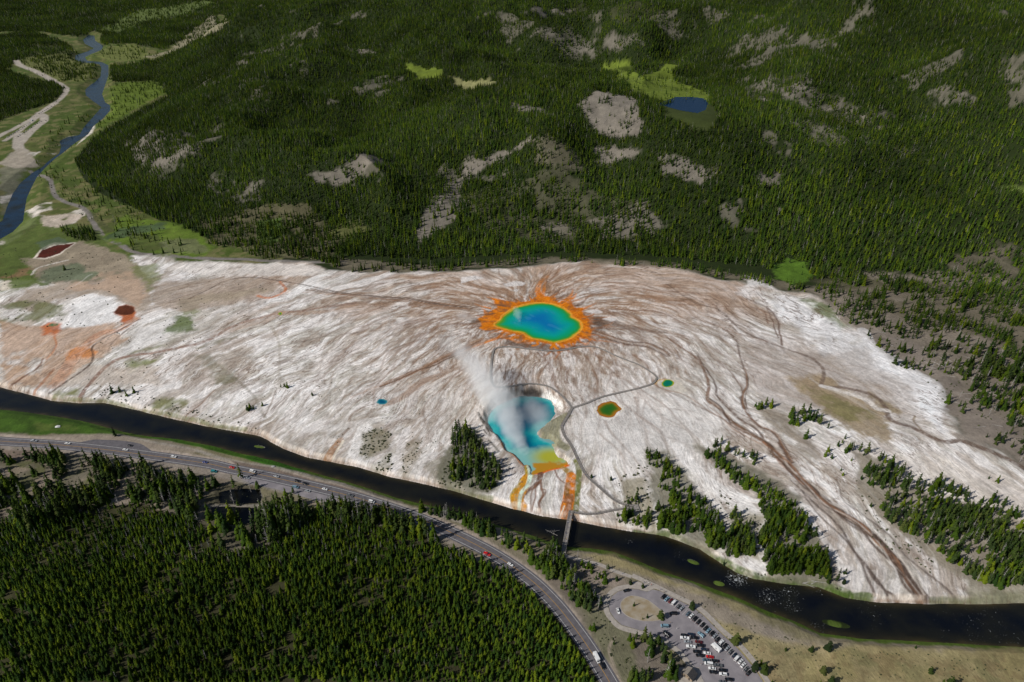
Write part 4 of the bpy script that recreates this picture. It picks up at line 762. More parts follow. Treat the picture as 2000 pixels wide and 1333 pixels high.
for (a, b_, r, v) in ((1440,1130,26,.16),(1500,1165,30,.12),(1540,1160,30,.10),(1230,1058,12,.10),(1330,1088,22,.07),(1600,1150,30,.08),(1920,1220,120,.045),(1700,1190,60,.045),(1550,1185,22,.1),(505,872,12,.08),(1150,1030,20,.04),(1970,1250,60,.05),(1600,1225,20,.08)):
    x, y = plane(a, b_, WZ); rr = r / 3.0; g_ = np.exp(-((co[:, 0] - x) ** 2 + ((co[:, 1] - y) * 1.2) ** 2) / (2 * rr * rr)); rap = np.maximum(rap, -.08 + g_ * (v + .10))
a = me.attributes.new('foam', 'FLOAT', 'POINT'); a.data.foreach_set('value', rap)
riverm = water_mat('river_water', foam=1, attr=True, base=(.0035, .0045, .006), rough=.08, wave=.35, sc=.8)
prop(add('river', me, mats=[riverm]), kind='structure')
me, co, s_ = grid_in(RIV2, WZ, 4, 4, 'upstream_river')
rap = np.full(len(co), -.2, np.float32); x, y = plane(145, 266, WZ); rap = np.maximum(rap, -.2 + .32 * np.exp(-((co[:, 0] - x) ** 2 + (co[:, 1] - y) ** 2) / (2 * 13 ** 2)))
a = me.attributes.new('foam', 'FLOAT', 'POINT'); a.data.foreach_set('value', rap)
prop(add('upstream_river', me, mats=[water_mat('upstream_water', foam=1, base=(.008, .024, .050), rough=.15, wave=.5, sc=.4)]), kind='structure')
def c_gps(x, y, s):
    d = -s + (fbm(x, y, 7, 4, 12) - .5) * 3.0 + (fbm(x, y, 18, 3, 13) - .5) * 5 * smooth(-s / 12)
    c = ramp(d, [(-1, (214,160,50)), (.2, (196,164,44)), (1.0, (118,150,30)), (2.6, (36,146,56)), (5.5, (4,156,104)), (11, (0,156,142)), (18, (0,140,158)), (26, (0,116,166)), (36, (0,100,166))])
    cx, cy = plane(948, 641 - 0, 10); g2 = smooth(1 - (x - (gps_c[0] - 46)) / 22)[:, None] * smooth((7 - d) / 5)[:, None]
    c = c * (1 - g2 * .6) + lin((96,146,20)) * g2 * .6
    st = smooth((fbm(x * .7 + y * .7, (y - x) * .25, 5, 4, 15) - .6) / .1)[:, None] * smooth((d - 10) / 8)[:, None]
    return c * (1 - .22 * st) + lin((70,150,190)) * .22 * st
def c_exc(x, y, s):
    d = -s + (fbm(x, y, 10, 5, 31) - .5) * 15
    c = ramp(d, [(-1, (120,160,160)), (1.2, (96,172,176)), (4, (40,160,162)), (8, (8,134,148)), (13, (2,108,134)), (20, (0,88,120))])
    px, py = proj(x, y, EXZ); py = py + 16 * (fbm(x, y, 5, 4, 7) - .5); px = px + 22 * (fbm(x, y, 6, 4, 17) - .5); k = smooth((py - 868) / 16)[:, None]; c = c * (1 - k) + lin((122,176,172)) * k
    ex, ey = plane(1075, 893, EXZ); g = smooth(1.25 - np.hypot((x - ex) / 17, (y - ey) / 13))[:, None]; c = c * (1 - g) + lin((166,166,52)) * g
    g = smooth((py - 903 + 4 * fbm(x, y, 3, 3, 7)) / 6)[:, None] * smooth((px - 1035) / 6)[:, None]; return c * (1 - g) + lin((176,128,34)) * g
def c_opal(x, y, s):
    d = -s + (fbm(x, y, 3, 3, 41) - .5) * 1.2
    return ramp(d, [(-.5, (150,96,34)), (.8, (168,108,30)), (2.4, (120,104,20)), (4.0, (58,100,20)), (7, (40,96,26))])
def c_turq(x, y, s): return ramp(-s, [(-.3, (190,160,70)), (.6, (150,160,40)), (1.4, (20,130,70)), (3, (6,110,90))])
def c_blue(x, y, s): return ramp(-s, [(0, (90,150,150)), (1, (20,110,130)), (2.5, (8,80,110))])
wm = water_mat('hot_spring_water', attr=True, rough=.14, wave=.12, sc=.5)
for nm, key, res, fn in (('prismatic_spring_water', 'prismatic', .7, c_gps), ('crater_lake_water', 'crater', .7, c_exc), ('green_pool_water', 'opal', .4, c_opal), ('round_pool_water', 'turquoise', .3, c_turq), ('small_pool_water', 'tiny', .4, c_blue), ('small_pool_water', 'tiny2', .4, c_turq), ('lake', 'lake', 8, None), ('pond', 'pond0', 1, None), ('pond', 'pond1', 1, None)):
    poly, z = POOLS[key]; me, _, _ = grid_in(poly, z, res, 2.2 if key in ('prismatic', 'crater', 'lake', 'pond0', 'pond1') else .6, nm, fn)
    mm_ = wm if fn else (water_mat('lake_water', base=(.004, .020, .055), rough=.2, sc=.2) if key == 'lake' else riverm)
    o = prop(add(nm, me, mats=[mm_]), kind='structure')
log('water')

# ------------------------------------------------------------------ steam over the crater and the big spring
def steam(name, path, radii, dens, label, seed, col=(.99, .995, 1.0)):
    P = spline(path, 8); rr = np.interp(np.linspace(0, 1, len(P)), np.linspace(0, 1, len(radii)), radii)
    n_ = 20; co = []
    for i, (p, r) in enumerate(zip(P, rr)):
        t = P[min(i + 1, len(P) - 1)] - P[max(i - 1, 0)]; t = Vector(t).normalized(); u = t.cross(Vector((1, .1, 0))).normalized(); v = t.cross(u)
        for k in range(n_):
            a = 2 * math.pi * k / n_; q = Vector(p) + (u * math.cos(a) + v * math.sin(a)) * float(r); co.append(q)
    q = [[i * n_ + k, i * n_ + (k + 1) % n_, (i + 1) * n_ + (k + 1) % n_, (i + 1) * n_ + k] for i in range(len(P) - 1) for k in range(n_)]
    co += [Vector(P[0]), Vector(P[-1])]; c0 = len(co) - 2; L = (len(P) - 1) * n_
    tr = [[c0, (k + 1) % n_, k] for k in range(n_)] + [[c0 + 1, L + k, L + (k + 1) % n_] for k in range(n_)]
    me = mesh_np(name, [tuple(c) for c in co], q, tr)
    m = bpy.data.materials.new(name); m.use_nodes = True; nt = m.node_tree; nt.nodes.remove(nt.nodes['Principled BSDF'])
    pv = nd(m, 'ShaderNodeVolumePrincipled'); pv.inputs['Color'].default_value = (*col, 1); pv.inputs['Anisotropy'].default_value = -.35
    tc = nd(m, 'ShaderNodeTexCoord'); mp = nd(m, 'ShaderNodeMapping'); mp.inputs['Scale'].default_value = (1, .8, .8); mp.inputs['Location'].default_value = (seed, 0, 0)
    nz = nd(m, 'ShaderNodeTexNoise', Scale=.075, Detail=8.0, Roughness=.66, Distortion=.5); lk_(m, tc.outputs['Object'], mp.inputs[0]); lk_(m, mp.outputs[0], nz.inputs['Vector'])
    # distance from the plume's axis, summed over a few fat points, keeps the edge soft
    prev = None
    for p, r in zip(P[::4], rr[::4]):
        vs = nd(m, 'ShaderNodeVectorMath', operation='DISTANCE'); lk_(m, tc.outputs['Object'], vs.inputs[0]); vs.inputs[1].default_value = tuple(p)
        dv = nd(m, 'ShaderNodeMath', operation='DIVIDE'); lk_(m, vs.outputs['Value'], dv.inputs[0]); dv.inputs[1].default_value = float(r)
        if prev is None: prev = dv
        else: mn = nd(m, 'ShaderNodeMath', operation='MINIMUM'); lk_(m, prev.outputs[0], mn.inputs[0]); lk_(m, dv.outputs[0], mn.inputs[1]); prev = mn
    inv = nd(m, 'ShaderNodeMapRange'); lk_(m, prev.outputs[0], inv.inputs['Value']); inv.inputs['From Min'].default_value = .15; inv.inputs['From Max'].default_value = .98; inv.inputs['To Min'].default_value = .72; inv.inputs['To Max'].default_value = -.08
    sm = nd(m, 'ShaderNodeMath', operation='ADD'); lk_(m, inv.outputs[0], sm.inputs[0]); lk_(m, nz.outputs['Fac'], sm.inputs[1])
    mr = nd(m, 'ShaderNodeMapRange'); lk_(m, sm.outputs[0], mr.inputs['Value']); mr.inputs['From Min'].default_value = .72; mr.inputs['From Max'].default_value = 1.2; mr.inputs['To Max'].default_value = dens
    lk_(m, mr.outputs[0], pv.inputs['Density']); lk_(m, pv.outputs[0], nt.nodes['Material Output'].inputs['Volume'])
    o = add(name, me, mats=[m]); prop(o, label, 'steam', kind='stuff'); return o
def w3(px, py, z): x, y = plane(px, py, z); return (float(x), float(y), z)
steam('steam', [w3(1018, 874, 2), w3(1000, 836, 8), w3(982, 792, 16), w3(950, 752, 27), w3(930, 722, 36), w3(900, 680, 46)], [9, 17, 25, 23, 20, 15], .075, 'white steam plume drifting up from the turquoise crater lake', 3.0)
steam('steam', [w3(1060, 850, 2), w3(1050, 815, 6), w3(1030, 785, 10)], [10, 22, 18], .028, 'thin steam veil over the deep end of the crater lake', 13.0)
steam('steam', [w3(1015, 628, 11), w3(1010, 612, 15), w3(1005, 600, 18)], [4, 8, 4], .05, 'thin wisp of steam over the far shore of the rainbow spring', 23.0)
steam('steam', [w3(930, 625, 13), w3(908, 618, 18), w3(885, 622, 19)], [6, 11, 5], .045, 'small steam puff beside the orange mats of the rainbow spring', 33.0)
steam('steam', [w3(740, 780, 9), w3(742, 772, 12)], [3, 5], .05, 'tiny puff of steam over the small blue pool', 43.0)
steam('steam', [w3(1030, 888, 2), w3(1010, 868, 4), w3(985, 838, 7)], [7, 13, 8], .05, 'thin steam hugging the near shore of the crater lake', 53.0)
steam('steam', [w3(900, 690, 46), w3(880, 672, 50), w3(850, 668, 52)], [14, 16, 8], .018, 'faint trailing end of the steam plume', 63.0)
log('steam')
# ------------------------------------------------------------------ roads, lot, walks
def ribbon(name, P, w, z0=None, z1=None, mat_=None, closed=False, parent=None, ws=None, lift=0.0, kind='structure'):
    """strip of width w along P; with z1 it becomes a slab from z0 up to z1 (heights are above the ground when lift is used)"""
    P = np.asarray(P, float); n_ = len(P)
    T = np.roll(P, -1, 0) - np.roll(P, 1, 0) if closed else np.gradient(P[:, :2], axis=0)
    T = T[:, :2] / (np.linalg.norm(T[:, :2], axis=1, keepdims=True) + 1e-9); N = np.stack([-T[:, 1], T[:, 0]], 1)
    ww = np.full(n_, w / 2) if ws is None else np.asarray(ws) / 2
    Lx, Rx = P[:, :2] + N * ww[:, None], P[:, :2] - N * ww[:, None]
    zz = P[:, 2] if P.shape[1] > 2 else np.zeros(n_)
    top = z1 if z1 is not None else z0
    co = [np.column_stack([Lx, zz + top]), np.column_stack([Rx, zz + top])]
    if z1 is not None: co += [np.column_stack([Lx, zz + z0]), np.column_stack([Rx, zz + z0])]
    co = np.vstack(co); q = []
    for i in range(n_ if closed else n_ - 1):
        j = (i + 1) % n_; q.append([n_ + i, n_ + j, j, i])
        if z1 is not None: q += [[i, j, 2 * n_ + j, 2 * n_ + i], [n_ + j, n_ + i, 3 * n_ + i, 3 * n_ + j], [2 * n_ + i, 2 * n_ + j, 3 * n_ + j, 3 * n_ + i]]
    if z1 is not None and not closed: q += [[n_, 0, 2 * n_, 3 * n_], [n_ - 1, 2 * n_ - 1, 4 * n_ - 1, 3 * n_ - 1]]
    o = add(name, mesh_np(name, co, q), parent, [mat_]); 
    if parent is None: prop(o, kind=kind)
    return o
def slab(name, P, z0, z1, mat_, parent=None):
    bm = bmesh.new(); vs = [bm.verts.new((x, y, z1)) for x, y in P]; f = bm.faces.new(vs)
    if f.normal.z < 0: f.normal_flip()
    if z0 is not None:
        r = bmesh.ops.extrude_face_region(bm, geom=[f])
        for v in [g for g in r['geom'] if isinstance(g, bmesh.types.BMVert)]: v.co.z = z1
        for v in vs: v.co.z = z0
    bmesh.ops.triangulate(bm, faces=[f_ for f_ in bm.faces if len(f_.verts) > 4])
    bmesh.ops.recalc_face_normals(bm, faces=bm.faces)
    me = bpy.data.meshes.new(name); bm.to_mesh(me); bm.free(); return add(name, me, parent, [mat_])
ASPH = noisy('worn_asphalt', tuple(lin((88,85,88))), tuple(lin((104,100,103))), .35)
LOTA = noisy('grey_asphalt', tuple(lin((122,117,120))), tuple(lin((140,134,136))), .18)
CONC = noisy('pale_concrete', tuple(lin((150,142,134))), tuple(lin((168,160,150))), .5)
WHITE = mat('road_white', (.62,.62,.60), .7); YEL = mat('road_yellow', tuple(lin((170,130,60))), .7)
WOODG = noisy('weathered_wood', tuple(lin((120,115,110))), tuple(lin((150,144,138))), 1.2)
DKW = mat('dark_timber', tuple(lin((74,68,62))), .9)
RC = spline(P2(ROADC, 0), 8)
ribbon('road', RC, 10.6, .035, None, ASPH)
ribbon('centre_line', RC + 0, .30, .05, None, YEL)
def offs(P, d):
    T = np.gradient(P[:, :2], axis=0); T /= np.linalg.norm(T, axis=1, keepdims=True); return P[:, :2] + np.stack([-T[:, 1], T[:, 0]], 1) * d
for d in (-3.9, 3.9): ribbon('edge_line', offs(RC, d), .2, .05, None, WHITE)
ribbon('layby', spline(P2([(150,866),(185,866),(230,868),(262,873),(300,885)], 0), 6), 0, .02, None, ASPH, ws=np.interp(np.linspace(0, 1, 25), [0, .2, .8, 1], [1, 9, 9, 1]))
ribbon('layby', spline(P2([(470,934),(510,940),(560,950),(610,965),(660,978)], 0), 6), 0, .021, None, LOTA, ws=np.interp(np.linspace(0, 1, 25), [0, .2, .8, 1], [1, 10, 10, 1]))
lot = [(1276.4,1151.8),(1291,1156),(1320,1171),(1350,1185),(1373,1202),(1407.6,1237),(1440,1266),(1474,1307),(1510,1362),(1560,1440),(1470,1440),(1369,1333),(1352,1304),(1327,1271),(1300,1250),(1270,1237),(1244,1229.5),(1214,1221),(1199.6,1207.6),(1191,1194.4),(1189.5,1180),(1195,1165.6),(1208,1155.5),(1227,1151),(1244,1151.5),(1264,1156)]
LOTW = P2(lot, 0)
prop(slab('parking_lot', LOTW, None, .03, LOTA), kind='structure')
isl = P2(zpts([(432,520),(450,460),(510,405),(610,370),(750,390),(900,455),(1050,570),(1170,670),(1165,720),(1100,760),(950,780),(750,770),(560,705),(460,620)], 1160, 1120, 8.333), 0)
islS = spline(np.vstack([isl, isl[:1]]), 4)[:-1]
prop(slab('traffic_island', islS, .0, .16, noisy('island_gravel', tuple(lin((140,124,96))), tuple(lin((158,148,132))), .22)), kind='structure')
ribbon('kerb', islS, .35, .0, .20, CONC, closed=True)
loopk = spline(P2([(1300,1250),(1270,1237),(1244,1229.5),(1214,1221),(1199.6,1207.6),(1191,1194.4),(1189.5,1180),(1195,1165.6),(1208,1155.5),(1227,1151),(1244,1151.5),(1264,1156),(1276.4,1151.8)], 0), 4)
cen = P2([(1240,1190)], 0)[0]
ribbon('pavement', offs(loopk, 1.9), 3.2, 0, .08, CONC)
outk = spline(P2([(1233,1127),(1268,1143),(1291,1154),(1320,1168.5),(1350,1182.5),(1374,1199.5),(1409,1234.5),(1442,1263),(1476,1304),(1512,1360),(1560,1436)], 0), 5)
ribbon('pavement', offs(outk, 1.3), 3.2, 0, .15, CONC)
ribbon('pavement', spline(P2([(1099,1084),(1117,1090),(1150,1098),(1173,1104),(1198,1115),(1233,1127)], 0), 5), 2.6, 0, .10, CONC)
ribbon('pavement', spline(P2([(1298,1253),(1325,1273),(1352,1306),(1372,1336),(1400,1375)], 0), 5), 3.2, 0, .14, CONC)
prop(slab('pavement', P2([(1264,1153),(1277,1150),(1290,1152),(1268,1143),(1245,1136),(1230,1138),(1245,1147)], 0), 0, .12, CONC), kind='structure')
def boxes(name, B, mats_, parent=None):
    """axis-aligned or turned boxes (cx,cy,cz,sx,sy,sz,rz) joined into one mesh"""
    co, q = [], []
    for cx, cy, cz, sx_, sy_, sz_, rz in B:
        c, s = math.cos(rz), math.sin(rz); k = len(co)
        for dz in (-.5, .5):
            for dx, dy in ((-.5, -.5), (.5, -.5), (.5, .5), (-.5, .5)):
                x, y = dx * sx_, dy * sy_; co.append((cx + x * c - y * s, cy + x * s + y * c, cz + dz * sz_))
        q += [[k, k + 3, k + 2, k + 1], [k + 4, k + 5, k + 6, k + 7]] + [[k + a, k + (a + 1) % 4, k + 4 + (a + 1) % 4, k + 4 + a] for a in range(4)]
    return add(name, mesh_np(name, co, q), parent, mats_)
# bay lines
B = []
orow = P2([(1296,1166.2),(1302.4,1171),(1310,1174.2),(1316.8,1177.6),(1325,1185.4),(1331.2,1189.6),(1344,1199.8),(1350.4,1204),(1357,1209.4),(1364.4,1215.2),(1372.2,1221.2),(1378.2,1227.6),(1383.4,1232.8),(1390.7,1238),(1395.8,1243.5),(1401.4,1249.8),(1409,1255.8),(1415.4,1262.4),(1420.6,1267.4),(1427,1274.4),(1434.8,1281),(1439,1287),(1446.6,1293),(1451.6,1300.2),(1457.2,1308),(1462.2,1315.2)], .7)
hd_out = math.atan2(*(P2([(1322,1172)], .7) - P2([(1309,1185)], .7))[0][::-1])
for k in range(len(orow) - 1):
    c = (orow[k] + orow[k + 1]) / 2; B.append((c[0], c[1], .036, 5.2, .12, .008, hd_out))
prop(boxes('bay_lines', B, [WHITE]), kind='structure')

# boardwalks and bridge
def gz(P, up_=0.0): P = np.asarray(P, float); return np.column_stack([P, sample(Z, P[:, 0], P[:, 1]) + up_])
def smz(P, k=4):
    z = P[:, 2].copy()
    for _ in range(k): z[1:-1] = (z[:-2] + z[1:-1] * 2 + z[2:]) / 4
    P[:, 2] = np.maximum(z, P[:, 2] - .0); return P
def boardwalk(pts, w, label, closed=False, rails=False):
    P = smz(gz(spline(AT(pts), 5), .55)); root = add('boardwalk', None); prop(root, label, 'boardwalk', 'boardwalks over the hot ground')
    root.location = (float(P[0, 0]), float(P[0, 1]), float(P[0, 2])); Pl = P - P[0]
    ribbon('deck', Pl, w, -.12, 0, WOODG, parent=root)
    for sgn in (1, -1):
        e = np.column_stack([offs(Pl, sgn * w / 2), Pl[:, 2]]); ribbon('edge_rail', e, .14, -.10, .12, WOODG, parent=root)
        if rails:
            ribbon('railing', np.column_stack([offs(Pl, sgn * w / 2), Pl[:, 2]]), .10, .95, 1.05, DKW, parent=root)
    B = []
    for i in range(0, len(Pl), 2):
        for sgn in (1, -1):
            p = offs(Pl, sgn * (w / 2 - .2))[i]; B.append((p[0], p[1], Pl[i, 2] - .6, .2, .2, 1.0, 0))
            if rails: p = offs(Pl, sgn * w / 2)[i]; B.append((p[0], p[1], Pl[i, 2] + .5, .12, .12, 1.0, 0))
    prop(boxes('post', B, [DKW], root), kind='stuff'); return P
bw1 = boardwalk([(1117,1001),(1128,1003),(1145,1005),(1169,1003.4),(1194,998),(1219,994.5),(1236,994)], 1.9, 'grey boardwalk ramp running from the bridge to the square platform', rails=True)
bw2 = boardwalk([(1236,991.5),(1227,989),(1210.5,983.6),(1194,973.7),(1169.3,952.2),(1144.5,929),(1128,897.8),(1117,874),(1103.5,854),(1097.5,838),(1099,830),(1108,815),(1117,798.5)], 2.0, 'long grey boardwalk climbing the slope beside the crater lake', rails=True)
bw3 = boardwalk([(1117,798.5),(1114,794),(1102,779),(1082.5,762.5),(1067.5,755),(1045,751),(1020,752),(997,756),(970,757.3),(962.5,750.5),(958,738.5),(959.5,710),(962.5,690),(966,683),(975,679.5),(996,678.5),(1035,683),(1065,686),(1087.5,686),(1110,683),(1132.5,678.5),(1155,677.8),(1175,683),(1200,695),(1225,705),(1248,714),(1268,726),(1281,736),(1281,743),(1272.7,751),(1252,758),(1230.7,763.2),(1205,769),(1178,775.5),(1160,782),(1146.6,788),(1117,798.3)], 1.7, 'looping grey boardwalk passing below the rainbow spring')
pl_ = AT([(1240,993.5)])[0]; o = boxes('viewing_platform', [(0, 0, .60, 6, 7, .2, .1), (-2.6, -3, 0, .3, .3, 1.2, 0), (2.6, 3, 0, .3, .3, 1.2, 0), (-2.6, 3, 0, .3, .3, 1.2, 0), (2.6, -3, 0, .3, .3, 1.2, 0)], [WOODG]); o.location = (pl_[0], pl_[1], G(*pl_)); prop(o, 'square grey wooden platform at the boardwalk corner by the pines', 'platform')
a_ = np.array([*bw1[0]]); e_ = np.array([*P2([(1099.5,1086)], .3)[0], .25]); a2 = a_ + np.array([-.6, 1.2, 0])
bt = np.linspace(0, 1, 25)[:, None]; BP = a2 + (e_ - a2) * bt; BP[:, 2] = np.interp(bt[:, 0], [0, .85, 1], [a_[2], 1.0, .25])
root = add('footbridge', None, loc=tuple(BP[0])); prop(root, 'long grey wooden footbridge crossing the dark river', 'footbridge'); Pl = BP - BP[0]
ribbon('deck', Pl, 3.0, -.18, 0, WOODG, parent=root)
for sgn in (1, -1):
    e = np.column_stack([offs(Pl, sgn * 1.45), Pl[:, 2]])
    r_ = ribbon('railing', e, .16, 1.05, 1.17, WOODG, parent=root); ribbon('bottom_rail', e, .12, .35, .47, WOODG, parent=r_)
    prop(boxes('baluster', [(p[0], p[1], p[2] + .55, .14, .14, 1.1, 0) for p in e[::1]], [WOODG], r_), kind='stuff')
    ribbon('girder', np.column_stack([offs(Pl, sgn * 1.1), Pl[:, 2]]), .35, -.75, -.18, DKW, parent=root)
for k in (5, 10, 15, 20):
    p = Pl[k]; h = p[2] + BP[0, 2] - WZ + 1.5; boxes('pier', [(p[0] - 1.2, p[1], p[2] - .7 - h / 2, .5, .7, h, 0), (p[0] + 1.2, p[1], p[2] - .7 - h / 2, .5, .7, h, 0), (p[0], p[1], p[2] - .85, 3.4, .5, .3, 0)], [DKW], root)
log('walks')

# ------------------------------------------------------------------ trees
LEAF = mat('needles', rough=.9, spec=.05); b = LEAF.node_tree.nodes['Principled BSDF']
oi = nd(LEAF, 'ShaderNodeObjectInfo'); cr = nd(LEAF, 'ShaderNodeValToRGB'); els = cr.color_ramp.elements
els[0].color = (.016,.036,.008,1); els[1].color = (.104,.134,.008,1); e = els.new(.4); e.color = (.037,.067,.007,1); e = els.new(.8); e.color = (.060,.094,.007,1)
lk_(LEAF, oi.outputs['Random'], cr.inputs[0])
geo = nd(LEAF, 'ShaderNodeNewGeometry'); nz = nd(LEAF, 'ShaderNodeTexNoise', Scale=.006, Detail=4.0); lk_(LEAF, geo.outputs['Position'], nz.inputs['Vector'])
mr = nd(LEAF, 'ShaderNodeMapRange'); lk_(LEAF, nz.outputs['Fac'], mr.inputs['Value']); mr.inputs['From Min'].default_value = .35; mr.inputs['From Max'].default_value = .65; mr.inputs['To Min'].default_value = .62; mr.inputs['To Max'].default_value = 1.3
vm = nd(LEAF, 'ShaderNodeVectorMath', operation='SCALE'); lk_(LEAF, cr.outputs[0], vm.inputs[0]); lk_(LEAF, mr.outputs[0], vm.inputs['Scale']); lk_(LEAF, vm.outputs[0], b.inputs['Base Color'])
LEAF2 = LEAF.copy(); LEAF2.name = 'dark_needles'; e2_ = [n_ for n_ in LEAF2.node_tree.nodes if n_.type == 'VALTORGB'][0].color_ramp.elements
for e, c in zip(e2_, ((.022,.036,.013,1), (.035,.056,.014,1), (.050,.074,.014,1), (.076,.090,.024,1))): e.color = c
BARK = noisy('bark', (.10,.08,.06), (.20,.17,.14), 3.0); DEADW = noisy('bleached_wood', (.24,.22,.20), (.42,.40,.38), 2.0)
def crown(seed, h, R, base, levels, nb, power=.9, droop=.35, ragged=.35, core=.35):
    r_ = np.random.default_rng(seed); co, tr = [], []
    for L in range(levels):
        f = L / (levels - 1); z = h * (base + (1 - base) * f); rr = R * (1 - f) ** power + R * .06
        for k in range(max(3, int(nb * (1 - f * .5)))):
            a = r_.uniform(0, 6.283); l = rr * r_.uniform(1 - ragged, 1 + ragged * .5); wdt = l * r_.uniform(.35, .6); dz = r_.uniform(-.03, .05) * h
            ca, sa = math.cos(a), math.sin(a); i = len(co); zz = z + dz
            co += [(ca * .05, sa * .05, zz + l * .28), (ca * l * .6 - sa * wdt, sa * l * .6 + ca * wdt, zz - l * droop * .35 + r_.normal(0, .08)), (ca * l, sa * l, zz - l * droop + r_.normal(0, .1)), (ca * l * .6 + sa * wdt, sa * l * .6 - ca * wdt, zz - l * droop * .35 + r_.normal(0, .08)), (ca * l * .55, sa * l * .55, zz + l * .12)]
            tr += [(i, i + 4, i + 1), (i + 4, i + 2, i + 1), (i + 4, i + 3, i + 2), (i, i + 3, i + 4)]
    if core:
        i = len(co); m_ = 7
        for k in range(m_): a = 6.283 * k / m_; co.append((R * core * math.cos(a), R * core * math.sin(a), h * base * 1.05))
        co.append((0, 0, h * 1.01)); co.append((0, 0, h * base)); tr += [(i + k, i + (k + 1) % m_, i + m_) for k in range(m_)] + [(i + (k + 1) % m_, i + k, i + m_ + 1) for k in range(m_)]
    return np.array(co), np.array(tr)
def trunk(h, r0, r1, seed=0, bend=.0, limbs=0, llen=1.2):
    r_ = np.random.default_rng(seed); co, tr = [], []; m_, n_ = 6, 4; bx, by = r_.normal(0, bend, 2)
    for j in range(n_):
        f = j / (n_ - 1)
        for k in range(m_): a = 6.283 * k / m_; rr = r0 + (r1 - r0) * f; co.append((rr * math.cos(a) + bx * f * f, rr * math.sin(a) + by * f * f, h * f - (.5 if j == 0 else 0)))
    for j in range(n_ - 1):
        for k in range(m_): a, b_ = j * m_ + k, j * m_ + (k + 1) % m_; tr += [(a, b_, b_ + m_), (a, b_ + m_, a + m_)]
    for q in range(limbs):
        f = r_.uniform(.25, .97); a = r_.uniform(0, 6.28); l = llen * (1.15 - f) * r_.uniform(.6, 1.3); z = h * f; w_ = .07; i = len(co); x, y = bx * f * f, by * f * f
        co += [(x, y, z - w_), (x, y, z + w_), (x + math.cos(a) * l, y + math.sin(a) * l, z + l * r_.uniform(-.25, .35)), (x - math.sin(a) * w_, y + math.cos(a) * w_, z)]
        tr += [(i, i + 1, i + 2), (i, i + 3, i + 2), (i + 3, i + 1, i + 2)]
    return np.array(co), np.array(tr)
SPEC = []      # (crown mesh, trunk mesh, nominal height)
specs = [('young pine', 10, 2.3, .06, 10, 7, .8, .3, .55), ('young pine', 10, 1.8, .08, 10, 6, .7, .25, .6), ('spruce', 10, 2.3, .10, 12, 7, 1.0, .45, .35), ('tall pine', 10, 1.45, .20, 10, 6, .7, .3, .55), ('tall pine', 10, 1.8, .14, 11, 6, .8, .35, .6), ('round pine', 10, 3.1, .10, 9, 9, .55, .1, .35)]
raw = []
for k, (nm, h, R, bs_, lv, nb_, pw, dr, rg_) in enumerate(specs):
    cc, ct = crown(100 + k, h, R, bs_, lv, nb_, pw, dr, rg_, .38 if k < 3 else .3); tc_, tt_ = trunk(h * .97, .20 if k < 5 else .3, .03, k, .05)
    raw.append((cc, ct, tc_, tt_)); SPEC.append((mesh_np('crown', cc, None, ct), mesh_np('trunk', tc_, None, tt_)))
    SPEC[-1][0].materials.append(LEAF if k < 3 else LEAF2); SPEC[-1][1].materials.append(BARK)
DEAD = []
for k in range(4):
    tc_, tt_ = trunk(10, .16, .03, 50 + k, .3, 30, 1.9); me = mesh_np('dead_tree', tc_, None, tt_); me.materials.append(DEADW); DEAD.append(me); raw.append((np.zeros((0, 3)), np.zeros((0, 3), int), tc_, tt_))
def scatter(y0, y1, sp, mg=1.14, seed=0, near=True):
    r_ = np.random.default_rng(seed); ys_ = np.arange(y0, y1, sp); out = []
    for y in ys_:
        hw = (y * CP + CH * SP) / F * 1000 * mg + 15
        n_ = int(2 * hw / sp); x = -hw + sp * np.arange(n_) + r_.uniform(-.5, .5, n_) * sp; yy = y + r_.uniform(-.5, .5, n_) * sp; out.append(np.stack([x, yy], 1))
    P = np.vstack(out); d = sample(DEN, P[:, 0], P[:, 1]); clump = fbm(P[:, 0], P[:, 1], 18, 3, 301)
    d = np.where(d < .9, d * np.clip(.25 + 2.6 * smooth((clump - .36) / .3), 0, 2.2), np.where(P[:, 1] < 420, d * (.35 + .75 * smooth((clump - .3) / .2)) * (.5 + .8 * smooth((fbm(P[:, 0], P[:, 1], 6, 2, 302) - .25) / .3)), d * (.8 + .3 * smooth((clump - .35) / .2))))
    keep = r_.uniform(0, 1, len(P)) < np.minimum(d, 1); return P[keep], d[keep]
bands = [(225, 350, 1.9), (350, 560, 3.4), (560, 900, 3.7), (900, 1400, 2.9), (1400, 2100, 3.7), (2100, 3200, 5.2), (3200, 4700, 9), (4700, 6500, 15)]
PT, SC_ = [], []
for k, (a, b_, sp) in enumerate(bands):
    P, d = scatter(a, b_, sp, seed=k); r_ = np.random.default_rng(k + 50)
    tl = sample(TALL, P[:, 0], P[:, 1]); h = np.interp(a, [225, 900, 1400, 2100, 3200, 4700], [12, 7.6, 8.2, 9.8, 12, 16]) * tl * r_.uniform(.45, 1.3, len(P)) * (.75 + .5 * fbm(P[:, 0], P[:, 1], 40, 3, 411))
    PT.append(P); SC_.append(h)
PT = np.vstack(PT); HT = np.concatenate(SC_); log('trees %d' % len(PT))
excl = [(offs(RC, 0), 7.5), (bw1[:, :2], 2.5), (bw2[:, :2], 3), (bw3[:, :2], 3), (BP[:, :2], 4), (offs(outk, 0), 4.5), (loopk, 5), (AT([(1099,1084),(1150,1098),(1198,1115),(1233,1127)]), 2.5)]
nr = PT[:, 1] < 800; ok = np.ones(len(PT), bool)
for q, r_ in excl: d, _ = ldist(PT[nr, 0], PT[nr, 1], q); ok[np.nonzero(nr)[0][d < r_]] = False
ok[np.nonzero(nr)[0][sdist(PT[nr, 0], PT[nr, 1], LOTW) < 3]] = False
PT, HT = PT[ok], HT[ok]
